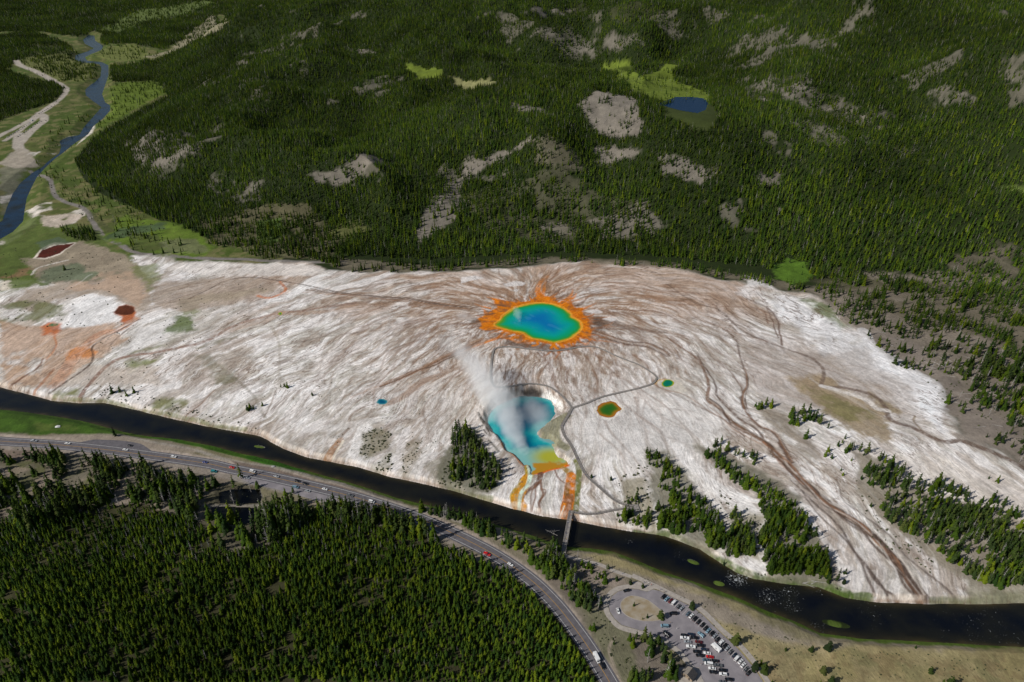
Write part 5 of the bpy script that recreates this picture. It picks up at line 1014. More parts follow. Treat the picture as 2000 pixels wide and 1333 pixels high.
rg_ = np.random.default_rng(77); u = rg_.random(len(PT)); TZ = sample(Z, PT[:, 0], PT[:, 1])
young = sample(TALL, PT[:, 0], PT[:, 1]) < .8
VAR = np.where(young, (u * 3).astype(int), np.where(PT[:, 1] < 560, 2 + (u * 3).astype(int), (u * 4.4).astype(int)))
px_, py_ = proj(PT[:, 0], PT[:, 1], TZ); D_ = PT[:, 1] * CP + (CH - TZ) * SP
dead = (rg_.random(len(PT)) < np.where(PT[:, 1] < 560, .12, .05)) & ~(young & (py_ > 1100) & (rg_.random(len(PT)) < .93)); VAR = np.where(dead, 6 + (u * 4).astype(int), VAR)
# single trees one can tell apart: (pixel of the foot, height, species, label)
lone = [(1289.6,1209,9,5,'bushy dark pine at the wide end of the traffic island'), (1264,1207,4.5,2,'small pine on the lower edge of the traffic island'), (1255,1210,2.5,2,'tiny pine next to the small one on the traffic island'), (1238,1184,4.5,2,'small young pine in the middle of the traffic island'), (1285,1256,7.5,5,'round pine beside the lot entrance, next to the pavement edge'),
        (1351,1188,7.5,5,'round pine on dry grass beside the upper parking row'), (1436,1258,11,5,'big round pine casting a long shadow on dry grass beside the lot'), (1534,1271,3.5,5,'low grey-green bush alone in the dry grass'), (1584,1273,6,5,'grey-green pine beside the larger one near the river bend'), (1617,1270,9,5,'wide grey-green pine standing above the river bend'),
        (1474,1308,8.5,5,'leftmost pine of the three-tree clump below the parking rows'), (1491,1313,9,5,'largest pine of the clump below the parking rows'), (1485,1301,7,2,'middle pine of the clump below the parking rows'), (1606,1316,8,5,'upper pine of the pair at the bottom of the dry meadow'), (1622,1336,8,5,'lower pine of the pair at the bottom of the dry meadow'), (1600,1340,6,2,'small pine beside the pair at the bottom of the dry meadow'),
        (1816,1314,6,5,'small round pine alone in the right part of the dry meadow'), (1853,1342,10,5,'bright pine at the lower edge of the dry meadow'), (1788,1266,3.5,2,'tiny leaning pine on the near river bank'), (1838,1342,8,2,'pine left of the bright pine at the lower meadow edge'), (1508,1333,3,2,'tiny shrub pine beside the far end of the lot pavement'),
        (1947.5,942,8,2,'lone pine on the pale flat above the right-hand wood'), (1931,935,4,2,'small pine next to the lone pine on the pale flat'), (1204,1134,5,5,'round bush left of the path before the lot'), (1231,1141,5,5,'round bush beside the path, nearer the lot'), (1255,1148,4.5,5,'last round bush before the pavement widens'), (1187,1112,5,5,'bush beside the path where it bends'), (1172,1097,3,2,'tiny pine by the path near the bridge'),
        (610,773,4.5,5,'lone dark pine on the white slope above the river'), (484,803,7,5,'larger dark pine of the pair on the white slope'), (513,793,5,5,'smaller dark pine of the pair on the white slope'), (556,756,4.5,5,'low dark pines alone on the streaked slope'), (225,853,12,4,'grey-green ragged tree on the near bank beside the road'), (127,528,8,5,'single bush by the grey-green pond'),
        (1193,938,4.5,5,'small bush beside the boardwalk slope'), (1155,933,4,5,'low bush beside the upper boardwalk bend'), (1206,1008,4,5,'left bush below the ramp by the river'), (1210,1020,3.5,5,'bush below the ramp closest to the bridge'), (1413,1105,6,4,'dark pine at the foot of the pale gully'), (1640,1120,6,3,'narrow pine alone at the tip of the belt'), (1648,1140,5,5,'round pine at the foot of the narrow one by the river'),
        (1700,990,4.5,5,'small round pine between the two right-hand woods'), (1663,900,4,2,'tiny pine in the gap between the upper belt and the wood'), (281,910,17,4,'tall pine standing closest to the road near the parked cars'), (471,935,17,3,'tall thin pine beside the road near the parked pair'), (458,955,15,3,'thin pine beside the two roadside ponds'),
        (127,905,18,4,'tall leaning pine at the road edge'), (172,905,17,3,'dark narrow pine at the road edge'), (97,910,14,4,'stout pine at the road edge'), (503,952,7,5,'short round pine on the gravel beside the road pull-out')]
def make_tree(x, y, z, h, v, rz, label, group, name='pine_tree'):
    if v >= 6:
        o = add('dead_tree', DEAD[v - 6], loc=(x, y, z), rz=rz); o.scale = (h / 10,) * 3; prop(o, label, 'dead tree', group); return o
    root = add(name, None, loc=(x, y, z), rz=rz); s = h / 10; root.scale = (s * (.86 if v < 5 else .9),) * 2 + (s,)
    add('crown', SPEC[v][0], root); add('trunk', SPEC[v][1], root); prop(root, label, 'pine tree', group); return root
lp = AT([(a[0], a[1]) for a in lone])
for (a, q) in zip(lone, lp): make_tree(q[0], q[1], G(*q) - .1, a[2], a[3], random.Random(a[0]).uniform(0, 6), a[4], 'pines one can tell apart')
kk = np.ones(len(PT), bool)
for q, a in zip(lp, lone): kk &= np.hypot(PT[:, 0] - q[0], PT[:, 1] - q[1]) > (3.0 if a[2] < 14 else 2.2)
# the individually built trees: those that show largest
inv_ = (px_ > 4) & (px_ < 1996) & (py_ > 40) & (py_ < 1345)
scr = HT * F / D_ * np.where(VAR >= 6, 1, 1) * np.where(inv_ & kk, 1, 0)
order = np.argsort(-scr); live = [i for i in order if VAR[i] < 6][: 300 - len(lone)]; deadi = [i for i in order if VAR[i] >= 6 and scr[i] > 0][:90]
LMK = [((40,900),'the gravel at the road edge below the silver car'), ((132,861),'the white car driving alone'), ((66,861),'the silver car driving alone'), ((245,878),'the white car beside the black one on the road'), ((339,892),'the white car in front of the pines'), ((400,903),'the blue car on the road'), ((453,913),'the red car before the pull-out'), ((465,970),'the upper roadside pond'), ((460,1005),'the lower roadside pond'), ((577,952),'the pale blue parked car'), ((600,959),'the car parked behind the pale blue one'), ((634,955),'the white car past the pull-out'),
       ((684,968),'the dark car before the white van'), ((726,980),'the white van on the road'), ((30,1000),'the bare track in the stand'), ((300,960),'the bare stony clearing'), ((95,1045),'the fallen logs in the stand'), ((951,1082),'the red car on the curve'), ((997,1102),'the white car on the curve'), ((1100,1085),'the near end of the footbridge'), ((1165,1286),'the white motorhome on the road'), ((1343,1317),'the small hut beside the lot'), ((1224,1153),'the black car at the top of the loop'), ((1285,1256),'the lot entrance'),
       ((925,890),'the triangular grove beside the crater lake'), ((1240,990),'the square wooden platform'), ((1300,930),'the top of the belt beside the platform'), ((1340,1020),'the foot of the belt beside the platform'), ((1420,930),'the top of the long belt by the white gully'), ((1500,1000),'the middle of the long belt by the white gully'), ((1570,1090),'the foot of the long belt by the white gully'), ((1460,890),'the short belt beside the brown channel'), ((1600,860),'the grove above the brown channel'), ((1715,930),'the small grove between channel and flat'), ((1800,1000),'the upper side of the big right-hand wood'), ((1900,1070),'the lower side of the big right-hand wood'), ((1960,1120),'the riverward tip of the big right-hand wood'),
       ((600,1200),'the young dense forest'), ((200,1200),'the dark edge of the young forest'), ((900,1250),'the young forest beside the road curve'), ((1000,1300),'the corner of the young forest')]
lw = P2([a for a, _ in LMK], 0)
OW = 'first second third fourth fifth sixth seventh eighth ninth tenth eleventh twelfth thirteenth fourteenth fifteenth sixteenth seventeenth eighteenth nineteenth twentieth twenty-first twenty-second twenty-third twenty-fourth twenty-fifth twenty-sixth twenty-seventh twenty-eighth twenty-ninth thirtieth'.split()
def ordn(n_): return 'nearest' if n_ == 0 else OW[n_] + ' nearest'
def place(lst, kind):
    buck = {}
    for i in lst:
        d = np.hypot(lw[:, 0] - PT[i, 0], lw[:, 1] - PT[i, 1]); j = int(np.argmin(d)); buck.setdefault(j, []).append((d[j], i))
    for j, L in buck.items():
        L.sort()
        for n_, (_, i) in enumerate(L):
            size = 'tall' if HT[i] > 13 else 'medium' if HT[i] > 9 else 'small'
            lk2 = ['bushy','narrow','broad','slender','ragged','round','bare','forked','crooked','thin'][int(VAR[i])]; lab = ('%s %s %s to %s' % (ordn(n_), size, kind, LMK[j][1])) if n_ < 30 else '%s %s %s farther off around %s' % (size, lk2, kind, LMK[j][1])
            make_tree(PT[i, 0], PT[i, 1], float(TZ[i]) - .15, float(HT[i]), int(VAR[i]), float(u[i] * 6.28), lab, '%ss by %s' % (kind, LMK[j][1]))
place(live, 'pine'); place(deadi, 'dead trunk')
rest = kk.copy(); rest[live] = False; rest[deadi] = False
# rest of the forest: one object; prototypes and planting points live in its own mesh
ri = np.nonzero(rest)[0]; npt = len(ri)
pco, ptr, pvar, pmat = [], [], [], []; off = npt
for v, (cc, ct, tc_, tt_) in enumerate(raw):
    for (c_, t_, mi) in ((cc, ct, 0 if v < 3 else 3), (tc_, tt_, 1 if v < 6 else 2)):
        if len(c_): pco.append(c_); ptr.append(t_ + off); off += len(c_); pvar.append(np.full(len(c_), v + 1)); pmat.append(np.full(len(t_), mi))
co = np.vstack([np.column_stack([PT[ri], TZ[ri] - .15])] + pco)
me = mesh_np('pine_forest', co, None, np.vstack(ptr)); me.polygons.foreach_set('material_index', np.concatenate(pmat).astype(np.int32))
for m_ in (LEAF, BARK, DEADW, LEAF2): me.materials.append(m_)
def fattr(nm, t, v): a = me.attributes.new(nm, t, 'POINT'); a.data.foreach_set('value' if t != 'FLOAT_VECTOR' else 'vector', v)
pv_ = np.concatenate([np.zeros(npt)] + pvar).astype(np.int32); fattr('proto', 'INT', pv_)
fattr('kindno', 'INT', np.concatenate([VAR[ri], np.zeros(len(co) - npt)]).astype(np.int32))
sc = np.ones((len(co), 3), np.float32); s1 = HT[ri] / 10; wdt = np.interp(PT[ri, 1], [540, 620, 1600, 3000, 5000], [1, .74, .82, 1.1, 1.5]) * rg_.uniform(.85, 1.2, npt); sc[:npt] = np.stack([s1 * wdt, s1 * wdt, s1], 1); fattr('size', 'FLOAT_VECTOR', sc.ravel())
ro = np.zeros((len(co), 3), np.float32); ro[:npt, 2] = u[ri] * 6.28; ro[:npt, 0] = rg_.normal(0, .03, npt); fattr('turn', 'FLOAT_VECTOR', ro.ravel())
forest = add('pine_forest', me); prop(forest, 'dense pine forest covering the hills and the near corner', 'forest', kind='stuff')
ng = bpy.data.node_groups.new('forest', 'GeometryNodeTree'); ng.interface.new_socket('Geometry', in_out='INPUT', socket_type='NodeSocketGeometry'); ng.interface.new_socket('Geometry', in_out='OUTPUT', socket_type='NodeSocketGeometry')
N = ng.nodes; Lk = ng.links.new; gi, go = N.new('NodeGroupInput'), N.new('NodeGroupOutput')
def na(nm, t): a = N.new('GeometryNodeInputNamedAttribute'); a.data_type = t; a.inputs['Name'].default_value = nm; return a.outputs['Attribute']
def cmp_(src, val): c = N.new('FunctionNodeCompare'); c.data_type = 'INT'; c.operation = 'EQUAL'; Lk(src, c.inputs[2]); c.inputs[3].default_value = val; return c.outputs[0]
pr = na('proto', 'INT'); jn = N.new('GeometryNodeJoinGeometry')
for v in range(len(raw) - 1, -1, -1):
    sg = N.new('GeometryNodeSeparateGeometry'); Lk(gi.outputs[0], sg.inputs[0]); Lk(cmp_(pr, v + 1), sg.inputs[1]); g2 = N.new('GeometryNodeGeometryToInstance'); Lk(sg.outputs[0], g2.inputs[0]); Lk(g2.outputs[0], jn.inputs[0])
sg = N.new('GeometryNodeSeparateGeometry'); Lk(gi.outputs[0], sg.inputs[0]); Lk(cmp_(pr, 0), sg.inputs[1])
ip = N.new('GeometryNodeInstanceOnPoints'); Lk(sg.outputs[0], ip.inputs['Points']); Lk(jn.outputs[0], ip.inputs['Instance']); ip.inputs['Pick Instance'].default_value = True
Lk(na('kindno', 'INT'), ip.inputs['Instance Index']); Lk(na('turn', 'FLOAT_VECTOR'), ip.inputs['Rotation']); Lk(na('size', 'FLOAT_VECTOR'), ip.inputs['Scale']); Lk(ip.outputs[0], go.inputs[0])
md = forest.modifiers.new('plant', 'NODES'); md.node_group = ng
log('forest %d' % npt)

# ------------------------------------------------------------------ vehicles
def prism(bm, prof, hw, mi=0, y_off=0):
    """closed side profile (x,z) with a half width per point, skinned across"""
    L = [bm.verts.new((x, h + y_off, z)) for (x, z), h in zip(prof, hw)]; R_ = [bm.verts.new((x, -h + y_off, z)) for (x, z), h in zip(prof, hw)]
    n_ = len(prof); fs = [bm.faces.new(L[::-1]), bm.faces.new(R_)]
    for i in range(n_): j = (i + 1) % n_; fs.append(bm.faces.new((L[i], L[j], R_[j], R_[i])))
    for f in fs: f.material_index = mi
    return fs
def fin(bm, name, bev=.04):
    bmesh.ops.recalc_face_normals(bm, faces=bm.faces)
    if bev: bmesh.ops.bevel(bm, geom=[e for e in bm.edges if e.calc_face_angle(0) > .5], offset=bev, segments=1, affect='EDGES', clamp_overlap=True)
    me = bpy.data.meshes.new(name); bm.to_mesh(me); bm.free(); return me
GLASS = mat('car_glass', (.012,.016,.020), .06, 0, .8); TYRE = mat('tyre_rubber', (.015,.015,.015), .8); LAMP = mat('headlight_glass', (.6,.6,.58), .15); TAIL = mat('tail_light', (.3,.01,.01), .3)
TYPES = {  # body profile, half widths, window profile, widths, roof slab, wheelbase, length
 'car': dict(body=[(-2.3,.34),(-2.36,.72),(-2.25,.98),(-1.6,1.03),(.95,1.0),(1.95,.86),(2.32,.66),(2.3,.34)], hw=[.84,.88,.84,.84,.84,.82,.80,.84], win=[(-1.75,.98),(-1.15,1.36),(.25,1.38),(1.05,.98)], ww=[.78,.64,.64,.80], roof=(-1.05,.22,1.37,.60), wb=1.38, wr=.33),
 'suv': dict(body=[(-2.4,.42),(-2.45,.8),(-2.38,1.12),(.95,1.12),(2.0,1.02),(2.42,.78),(2.4,.42)], hw=[.92,.95,.92,.92,.88,.88,.9], win=[(-2.3,1.1),(-2.05,1.66),(.25,1.68),(1.0,1.1)], ww=[.88,.74,.74,.88], roof=(-2.0,.2,1.66,.72), wb=1.45, wr=.38),
 'van': dict(body=[(-2.6,.4),(-2.65,1.2),(-2.6,1.15),(1.7,1.2),(2.35,1.05),(2.6,.75),(2.55,.4)], hw=[.98,1,1,1,.95,.92,.95], win=[(-2.55,1.16),(-2.45,1.88),(.95,1.9),(1.8,1.16)], ww=[.96,.86,.86,.94], roof=(-2.4,.9,1.88,.84), wb=1.6, wr=.36),
 'pickup': dict(body=[(-2.9,.5),(-2.95,1.1),(-1.0,1.1),(-1.0,1.15),(1.1,1.15),(2.4,1.08),(2.85,.85),(2.8,.5)], hw=[.95,.98,.98,.98,.95,.92,.92,.95], win=[(-.95,1.12),(-.8,1.74),(.35,1.76),(1.15,1.12)], ww=[.9,.76,.76,.9], roof=(-.75,.3,1.74,.72), wb=1.75, wr=.40),
 'camper': dict(body=[(-3.6,.5),(-3.65,3.0),(2.4,3.05),(2.7,2.2),(2.6,1.25),(3.3,1.05),(3.5,.5)], hw=[1.12,1.15,1.15,1.1,1.05,1.0,1.05], win=[(2.45,1.3),(2.3,1.95),(2.62,2.0),(2.95,1.25)], ww=[1.0,.98,.9,.96], roof=(-2.6,-.8,3.06,.45), wb=2.2, wr=.42)}
PAINTS = {'white': (.72,.72,.71), 'black': (.012,.012,.014), 'silver': (.36,.38,.40), 'grey': (.13,.135,.14), 'red': (.50,.012,.012), 'dark red': (.13,.010,.012), 'dark blue': (.018,.032,.06), 'pale blue': (.22,.36,.44), 'blue-grey': (.10,.15,.19), 'blue': (.05,.07,.22), 'teal': (.03,.28,.30)}
PM = {k: mat('paint_' + k.replace(' ', '_'), v, .28, .0 if k in ('white', 'red') else .25, .6) for k, v in PAINTS.items()}
CM = {}
def car_meshes(tp, colr):
    key = (tp, colr)
    if key in CM: return CM[key]
    T = TYPES[tp]; bm = bmesh.new(); prism(bm, T['body'], T['hw'])
    x0, x1, zr, hw = T['roof']; prism(bm, [(x0 - .12, zr - .03), (x0, zr + .06), (x1, zr + .06), (x1 + .12, zr - .03)], [hw, hw * .94, hw * .94, hw])
    if tp == 'pickup': 
        for s in (1, -1): prism(bm, [(-2.93, 1.08), (-2.93, 1.32), (-1.0, 1.32), (-1.0, 1.08)], [.06] * 4, 0, s * .9)
        prism(bm, [(-2.95, 1.08), (-2.95, 1.32), (-2.85, 1.32), (-2.85, 1.08)], [.96] * 4)
    me = fin(bm, 'body'); me.materials.append(PM[colr])
    bm = bmesh.new(); prism(bm, T['win'], T['ww'])
    if tp == 'camper': prism(bm, [(-1.6, 1.6), (-1.6, 2.3), (-.4, 2.3), (-.4, 1.6)], [1.17] * 4)
    wn = fin(bm, 'window', .03); wn.materials.append(GLASS)
    bm = bmesh.new(); bmesh.ops.create_cone(bm, cap_ends=True, segments=12, radius1=T['wr'], radius2=T['wr'], depth=.24, matrix=Matrix.Rotation(math.pi / 2, 4, 'X')); wh = bpy.data.meshes.new('wheel'); bm.to_mesh(wh); bm.free(); wh.materials.append(TYRE)
    bm = bmesh.new(); xf = T['body'][-2][0]; bmesh.ops.create_cube(bm, size=1, matrix=Matrix.Diagonal((.12, .34, .16, 1))); hl = bpy.data.meshes.new('headlight'); bm.to_mesh(hl); bm.free(); hl.materials.append(LAMP)
    bm = bmesh.new(); bmesh.ops.create_cube(bm, size=1, matrix=Matrix.Diagonal((.10, .22, .24, 1))); tl_ = bpy.data.meshes.new('tail_light'); bm.to_mesh(tl_); bm.free(); tl_.materials.append(TAIL)
    CM[key] = (me, wn, wh, hl, tl_, T); return CM[key]
def vehicle(px, py, dx, dy, tp, colr, label, group, z=.04, detail=True, name=None):
    p = P2([(px, py), (px + dx, py + dy)], .7); d = p[1] - p[0]; rz = math.atan2(d[1], d[0])
    gz_ = z if detail else G(*p[0]) + .05
    me, wn, wh, hl, tl_, T = car_meshes(tp, colr)
    nm = name or {'car': 'car', 'suv': 'car', 'van': 'van', 'pickup': 'pickup_truck', 'camper': 'motorhome'}[tp]
    root = add(nm, None, loc=(p[0][0], p[0][1], gz_), rz=rz); root.scale = (.9, .9, .9); prop(root, label, nm.replace('_', ' '), group)
    add('body', me, root); add('window', wn, root)
    if detail:
        for sx_ in (1, -1):
            for sy in (1, -1): o = add('wheel', wh, root, loc=(sx_ * T['wb'], sy * (T['hw'][0] - .06), T['wr']))
        zf = T['body'][-2][1]
        for sy in (1, -1): add('headlight', hl, root, loc=(T['body'][-2][0] - .05, sy * .62, zf)); add('tail_light', tl_, root, loc=(T['body'][1][0] + .02, sy * (T['hw'][0] - .16), .85))
    return root
cols_ = ['black','pale blue','dark red','van:white','grey','silver','blue-grey','white','black','black','black','black','pale blue','black','silver','black','suv:white','black','silver','grey','dark blue','van:white','white','white','grey','black']
opx = [(1296,1166.2),(1302.4,1171),(1310,1174.2),(1316.8,1177.6),(1325,1185.4),(1331.2,1189.6),(1344,1199.8),(1350.4,1204),(1357,1209.4),(1364.4,1215.2),(1372.2,1221.2),(1378.2,1227.6),(1383.4,1232.8),(1390.7,1238),(1395.8,1243.5),(1401.4,1249.8),(1409,1255.8),(1415.4,1262.4),(1420.6,1267.4),(1427,1274.4),(1434.8,1281),(1439.6,1286.6),(1446.6,1293),(1451.9,1300.2),(1457.2,1308),(1462.2,1315.2)]
NTH = ['first','second','third','fourth','fifth','sixth','seventh','eighth','ninth','tenth','eleventh','twelfth','thirteenth','fourteenth','fifteenth','sixteenth','seventeenth','eighteenth','nineteenth','twentieth','twenty-first','twenty-second','twenty-third','twenty-fourth','twenty-fifth','twenty-sixth']
for i, (c, p) in enumerate(zip(cols_, opx)):
    tp, cc = c.split(':') if ':' in c else (('suv' if i in (0, 8, 13, 17) else 'car'), c)
    vehicle(p[0], p[1] - 1.0, 1.0, -1.05, tp, cc, '%s %s, %s from the loop in the outer parking row' % (cc, 'van' if tp == 'van' else 'car', NTH[i]), 'vehicles in the long outer parking row')
inner = [(1336.4,1240.4,'car','black','uppermost left'),(1349.6,1238.8,'car','dark blue','uppermost right'),(1337,1246.4,'pickup','white','second left'),(1355.6,1245.6,'suv','black','second right'),(1343,1253.8,'car','silver','third left'),(1364.4,1253.6,'car','dark red','third right'),(1349,1263.2,'pickup','white','fourth left'),(1367.8,1260.8,'suv','black','fourth right'),(1376,1268.2,'car','dark blue','fifth right'),(1360.6,1272.8,'suv','black','fifth left'),(1381.4,1276,'car','white','sixth right'),(1366.4,1280.2,'suv','black','sixth left'),
         (1386.2,1282.8,'car','red','seventh right'),(1379,1289.2,'car','blue-grey','seventh left'),(1396.6,1290.6,'car','black','eighth right'),(1384.2,1296.4,'van','white','eighth left'),(1401.4,1299.6,'pickup','grey','ninth right'),(1391,1305.6,'car','white','ninth left'),(1410.8,1309.2,'suv','black','tenth right'),(1392.8,1312.8,'suv','black','tenth left'),(1412.6,1317,'suv','white','eleventh right'),(1423.4,1327.2,'suv','black','twelfth right'),(1410.8,1331.4,'car','grey','twelfth left')]
for i, (a, b_, tp, cc, pos) in enumerate(inner):
    nm = {'pickup': 'pickup truck', 'van': 'van', 'suv': 'large car', 'car': 'car'}[tp]
    vehicle(a, b_, -1, -.14, tp, cc, '%s %s parked %s in the double middle rows of the lot' % (cc, nm, pos), 'vehicles in the double middle parking rows')
for a, b_, dx, dy, tp, cc, lab in ((1369,1239.6,-1,-.85,'suv','pale blue','pale blue car driving between the middle rows and outer row'), (1398,1265.4,-1,-.95,'camper','white','large white motorhome driving beside the outer parking row'), (1298,1222.8,-1,-.05,'van','pale blue','pale blue van crossing the wide end of the lot'), (1302,1239,-1,-.8,'van','black','black van beside the round pine at the lot entrance'), (1315.4,1198.4,-1,0,'van','black','black van in the tree shade by the island point'),
                              (1223.6,1153.6,-1,.2,'suv','black','black car at the top of the turning loop'), (1207.4,1193.4,.35,1,'car','white','white car on the left bend of the turning loop')):
    vehicle(a, b_, dx, dy, tp, cc, lab, 'vehicles moving in the lot')
for a, b_, dx, dy, tp, cc, lab in ((66.8,861,1,.06,'pickup','silver','silver pickup leading the traffic on the straight road'), (132,861+5,1,.08,'car','white','white car following the silver pickup on the road'), (245,878.3,1,.12,'car','white','white car beside the black one in the road lay-by'), (253.5,870,1,.12,'car','black','black car standing in the road lay-by'), (339.5,892.3,1,.16,'suv','white','white car passing the lone tall pine on the road'),
                              (400.7,902.8,1,.18,'car','blue','blue car between a white and a red car on the road'), (453,913,1,.2,'car','red','bright red car on the road near the gravel pull-out'), (493.5,920.8,1,.22,'van','white','white van following the red car on the road'), (540,930.5,1,.24,'car','silver','silver car ahead of two black cars on the road'), (580.5,939.5,1,.25,'suv','black','first of two black cars close together on the road'), (596,944.8,1,.26,'suv','black','second of two black cars close together on the road'),
                              (577.5,951.8,1,.18,'van','pale blue','pale blue van parked on the roadside pull-out'), (600.8,959,1,.2,'car','silver','pale silver car parked behind the pale blue van'), (634.5,955.3,1,.26,'car','white','white car past the two black cars on the road'), (684,967.6,1,.28,'pickup','grey','dark grey pickup ahead of the large white van'), (726,980,1,.3,'van','white','large white van behind the dark grey pickup'),
                              (471,931,1,.1,'car','white','white car half hidden by a pine on the pull-out'), (483,934,1,.1,'car','silver','silver car next to the half hidden white car'), (418,921,1,.1,'van','teal','teal van parked among the roadside pines'), (951.5,1082.4,1,.5,'pickup','red','red pickup on the inner lane of the road curve'), (997,1102.3,1,.62,'car','white','white car on the outer lane of the road curve'), (1165.4,1286.2,.5,1,'camper','white','white motorhome on the road beside the young forest'), (1177,1301,.5,1,'suv','black','black car towed behind the white motorhome')):
    vehicle(a, b_, dx, dy, tp, cc, lab, 'vehicles on the road')
far_c = ['white','black','silver','white','grey','white','dark blue','white','silver','black','white','white','pale blue']
def frow(a, b_, n_, cs, rowname, dx, dy):
    for i in range(n_):
        t = i / (n_ - 1); c = cs[i % len(cs)]; x, y = a[0] + (b_[0] - a[0]) * t, a[1] + (b_[1] - a[1]) * t
        vehicle(x, y, dx, dy, 'car', c, 'far %s car, %s from the grove, %s' % (c, NTH[i], rowname), 'cars in the far valley lot', detail=False)
frow((15,271), (59,243), 13, far_c, 'left row of the valley lot', .2, -1)
frow((36,269), (81,239.5), 13, ['black','pale blue','white','dark blue','white','silver','white','black','white','dark red','black','white','dark blue'], 'right row of the valley lot', .2, -1)
frow((77,225), (101,211), 8, ['black','white','black','white','silver','black','white','black'], 'upper row by the valley road', .2, -1)
vehicle(64, 238.5, 1, -.55, 'camper', 'white', 'white motorhome standing in the far valley lot', 'cars in the far valley lot', detail=False)
for a, b_, dx, dy, cc, lab in ((40,245,1,-.5,'dark blue','dark car on the far valley road, lower of two'), (51.5,235.6,1,-.5,'black','dark car on the far valley road, upper of two'), (110.5,200,1,-.8,'black','dark car where the far road bends past the forest')):
    vehicle(a, b_, dx, dy, 'car', cc, lab, 'cars on the far valley road', detail=False)
log('vehicles')

# ------------------------------------------------------------------ hut, logs, rocks, people
def hut():
    c = P2([(1346,1317)], 1.5)[0]; root = add('toilet_hut', None, loc=(c[0], c[1], 0), rz=-.75); prop(root, 'small tan hut with a dark double-pitched roof beside the lot', 'hut')
    WL = noisy('tan_boards', tuple(lin((140,124,104))), tuple(lin((160,144,124))), 2); RFm = noisy('dark_shingles', tuple(lin((52,50,50))), tuple(lin((74,72,72))), 3); RF2 = noisy('sunlit_shingles', tuple(lin((120,112,104))), tuple(lin((140,132,122))), 3)  # sunward roof slope gets a paler shingle copy, sunlight put into its colour
    bm = bmesh.new(); prism(bm, [(-3.2, 0), (-3.2, 2.5), (0, 4.0), (3.2, 2.5), (3.2, 0)], [2.3] * 5); me = fin(bm, 'wall', 0); add('wall', me, root, [WL])
    for s, mm_ in ((1, RFm), (-1, RF2)):
        bm = bmesh.new(); prism(bm, [(s * 3.8, 2.28), (s * 3.8, 2.42), (0 + s * .002, 4.22), (0 + s * .002, 4.06)], [2.9] * 4); me = fin(bm, 'roof', 0); add('roof', me, root, [mm_])
    for s in (1, -1): d_ = boxes('door', [(s * 1.4, -2.33, 1.05, .95, .07, 2.1, 0)], [DKW], root); boxes('handle', [(s * 1.4 + .35, -2.39, 1.0, .05, .06, .14, 0)], [mat('steel', (.5, .5, .5), .3, 1)], d_)
    boxes('window', [(0, -2.33, 2.1, .7, .06, .4, 0)], [GLASS], root)
    o = prop(slab('pavement', [(c[0] + a, c[1] + b_) for a, b_ in ((-6, -5), (7, -5), (7, 5), (-6, 5))], 0, .07, CONC), kind='structure')
hut()
def log_mesh(L, r, seed):
    c_, t_ = trunk(L, r, r * .35, seed, .15, 7, .9); me = mesh_np('fallen_log', np.column_stack([c_[:, 2], c_[:, 0], c_[:, 1]]), None, t_); me.materials.append(DEADW); return me
LGM = [log_mesh(10, .22, 800 + k) for k in range(4)]
def fallen(px, py, L, az, label, group, i):
    x, y = at(px, py); x, y = float(x[0]), float(y[0]); ex, ey = x + L * math.cos(az), y + L * math.sin(az)
    z0, z1 = G(x, y) + .15, G(ex, ey) + .15; o = add('fallen_log', LGM[i % 4], loc=(x, y, z0)); o.rotation_euler = (0, -math.atan2(z1 - z0, L), az); o.scale = (L / 10, 1, 1); prop(o, label, 'log', group); return o
r_ = random.Random(9)
regs = [([(1700,640),(1990,700),(1990,860),(1880,820),(1780,720)], 46, 'pale fallen trunk on the gravel among the scattered right-hand pines', 'fallen trunks on the right-hand gravel'), ([(60,1030),(110,1030),(100,1056),(70,1056)], 7, 'fallen trunk in the stony gap of the roadside stand', 'fallen trunks in the roadside stand'), ([(300,965),(330,955),(400,1000),(390,1020),(330,1000)], 8, 'fallen trunk on the bare rocky rise in the roadside stand', 'fallen trunks on the rocky rise'),
        ([(1550,1120),(1620,1140),(1600,1150),(1540,1140)], 4, 'fallen trunk at the foot of the long belt near the river', 'fallen trunks by the river'), ([(820,440),(880,400),(900,370),(1040,290),(1100,300),(1000,360),(900,440)], 14, 'bleached trunk lying on the bare ridge of the hill', 'bleached trunks on the hill ridge'), ([(1150,200),(1240,210),(1240,260),(1180,255)], 8, 'bleached trunk lying on the bare knob of the hill', 'bleached trunks on the hill knob')]
def inpoly(p, poly):
    ins = False
    for (x0, y0), (x1, y1) in zip(poly, poly[1:] + poly[:1]):
        if (y0 > p[1]) != (y1 > p[1]) and p[0] < (x1 - x0) * (p[1] - y0) / (y1 - y0) + x0: ins = not ins
    return ins
k = 0
for poly, n_, lab, grp in regs:
    c = 0
    while c < n_:
        p = (r_.uniform(min(a for a, _ in poly), max(a for a, _ in poly)), r_.uniform(min(b for _, b in poly), max(b for _, b in poly)))
        if inpoly(p, poly): L_ = r_.uniform(7, 14); az_ = r_.gauss(2.6 if p[0] > 1650 else .5, .5); fallen(p[0], p[1], L_, az_, ('long ' if L_ > 11 else 'short ' if L_ < 9 else '') + lab + ('' if len(poly) < 5 or p[0] < 1000 else ', lower part' if p[1] > 775 else ', upper part' if p[1] < 715 else ', middle part'), grp, k); c += 1; k += 1
x, y = plane(1093, 1036, WZ); o = add('driftwood_tree', DEAD[2], loc=(float(x), float(y), WZ - .2)); o.rotation_euler = (.2, -1.15, .3); o.scale = (1.3, 1.3, 1.2); prop(o, 'bare grey tree stranded against the footbridge in the river', 'driftwood')
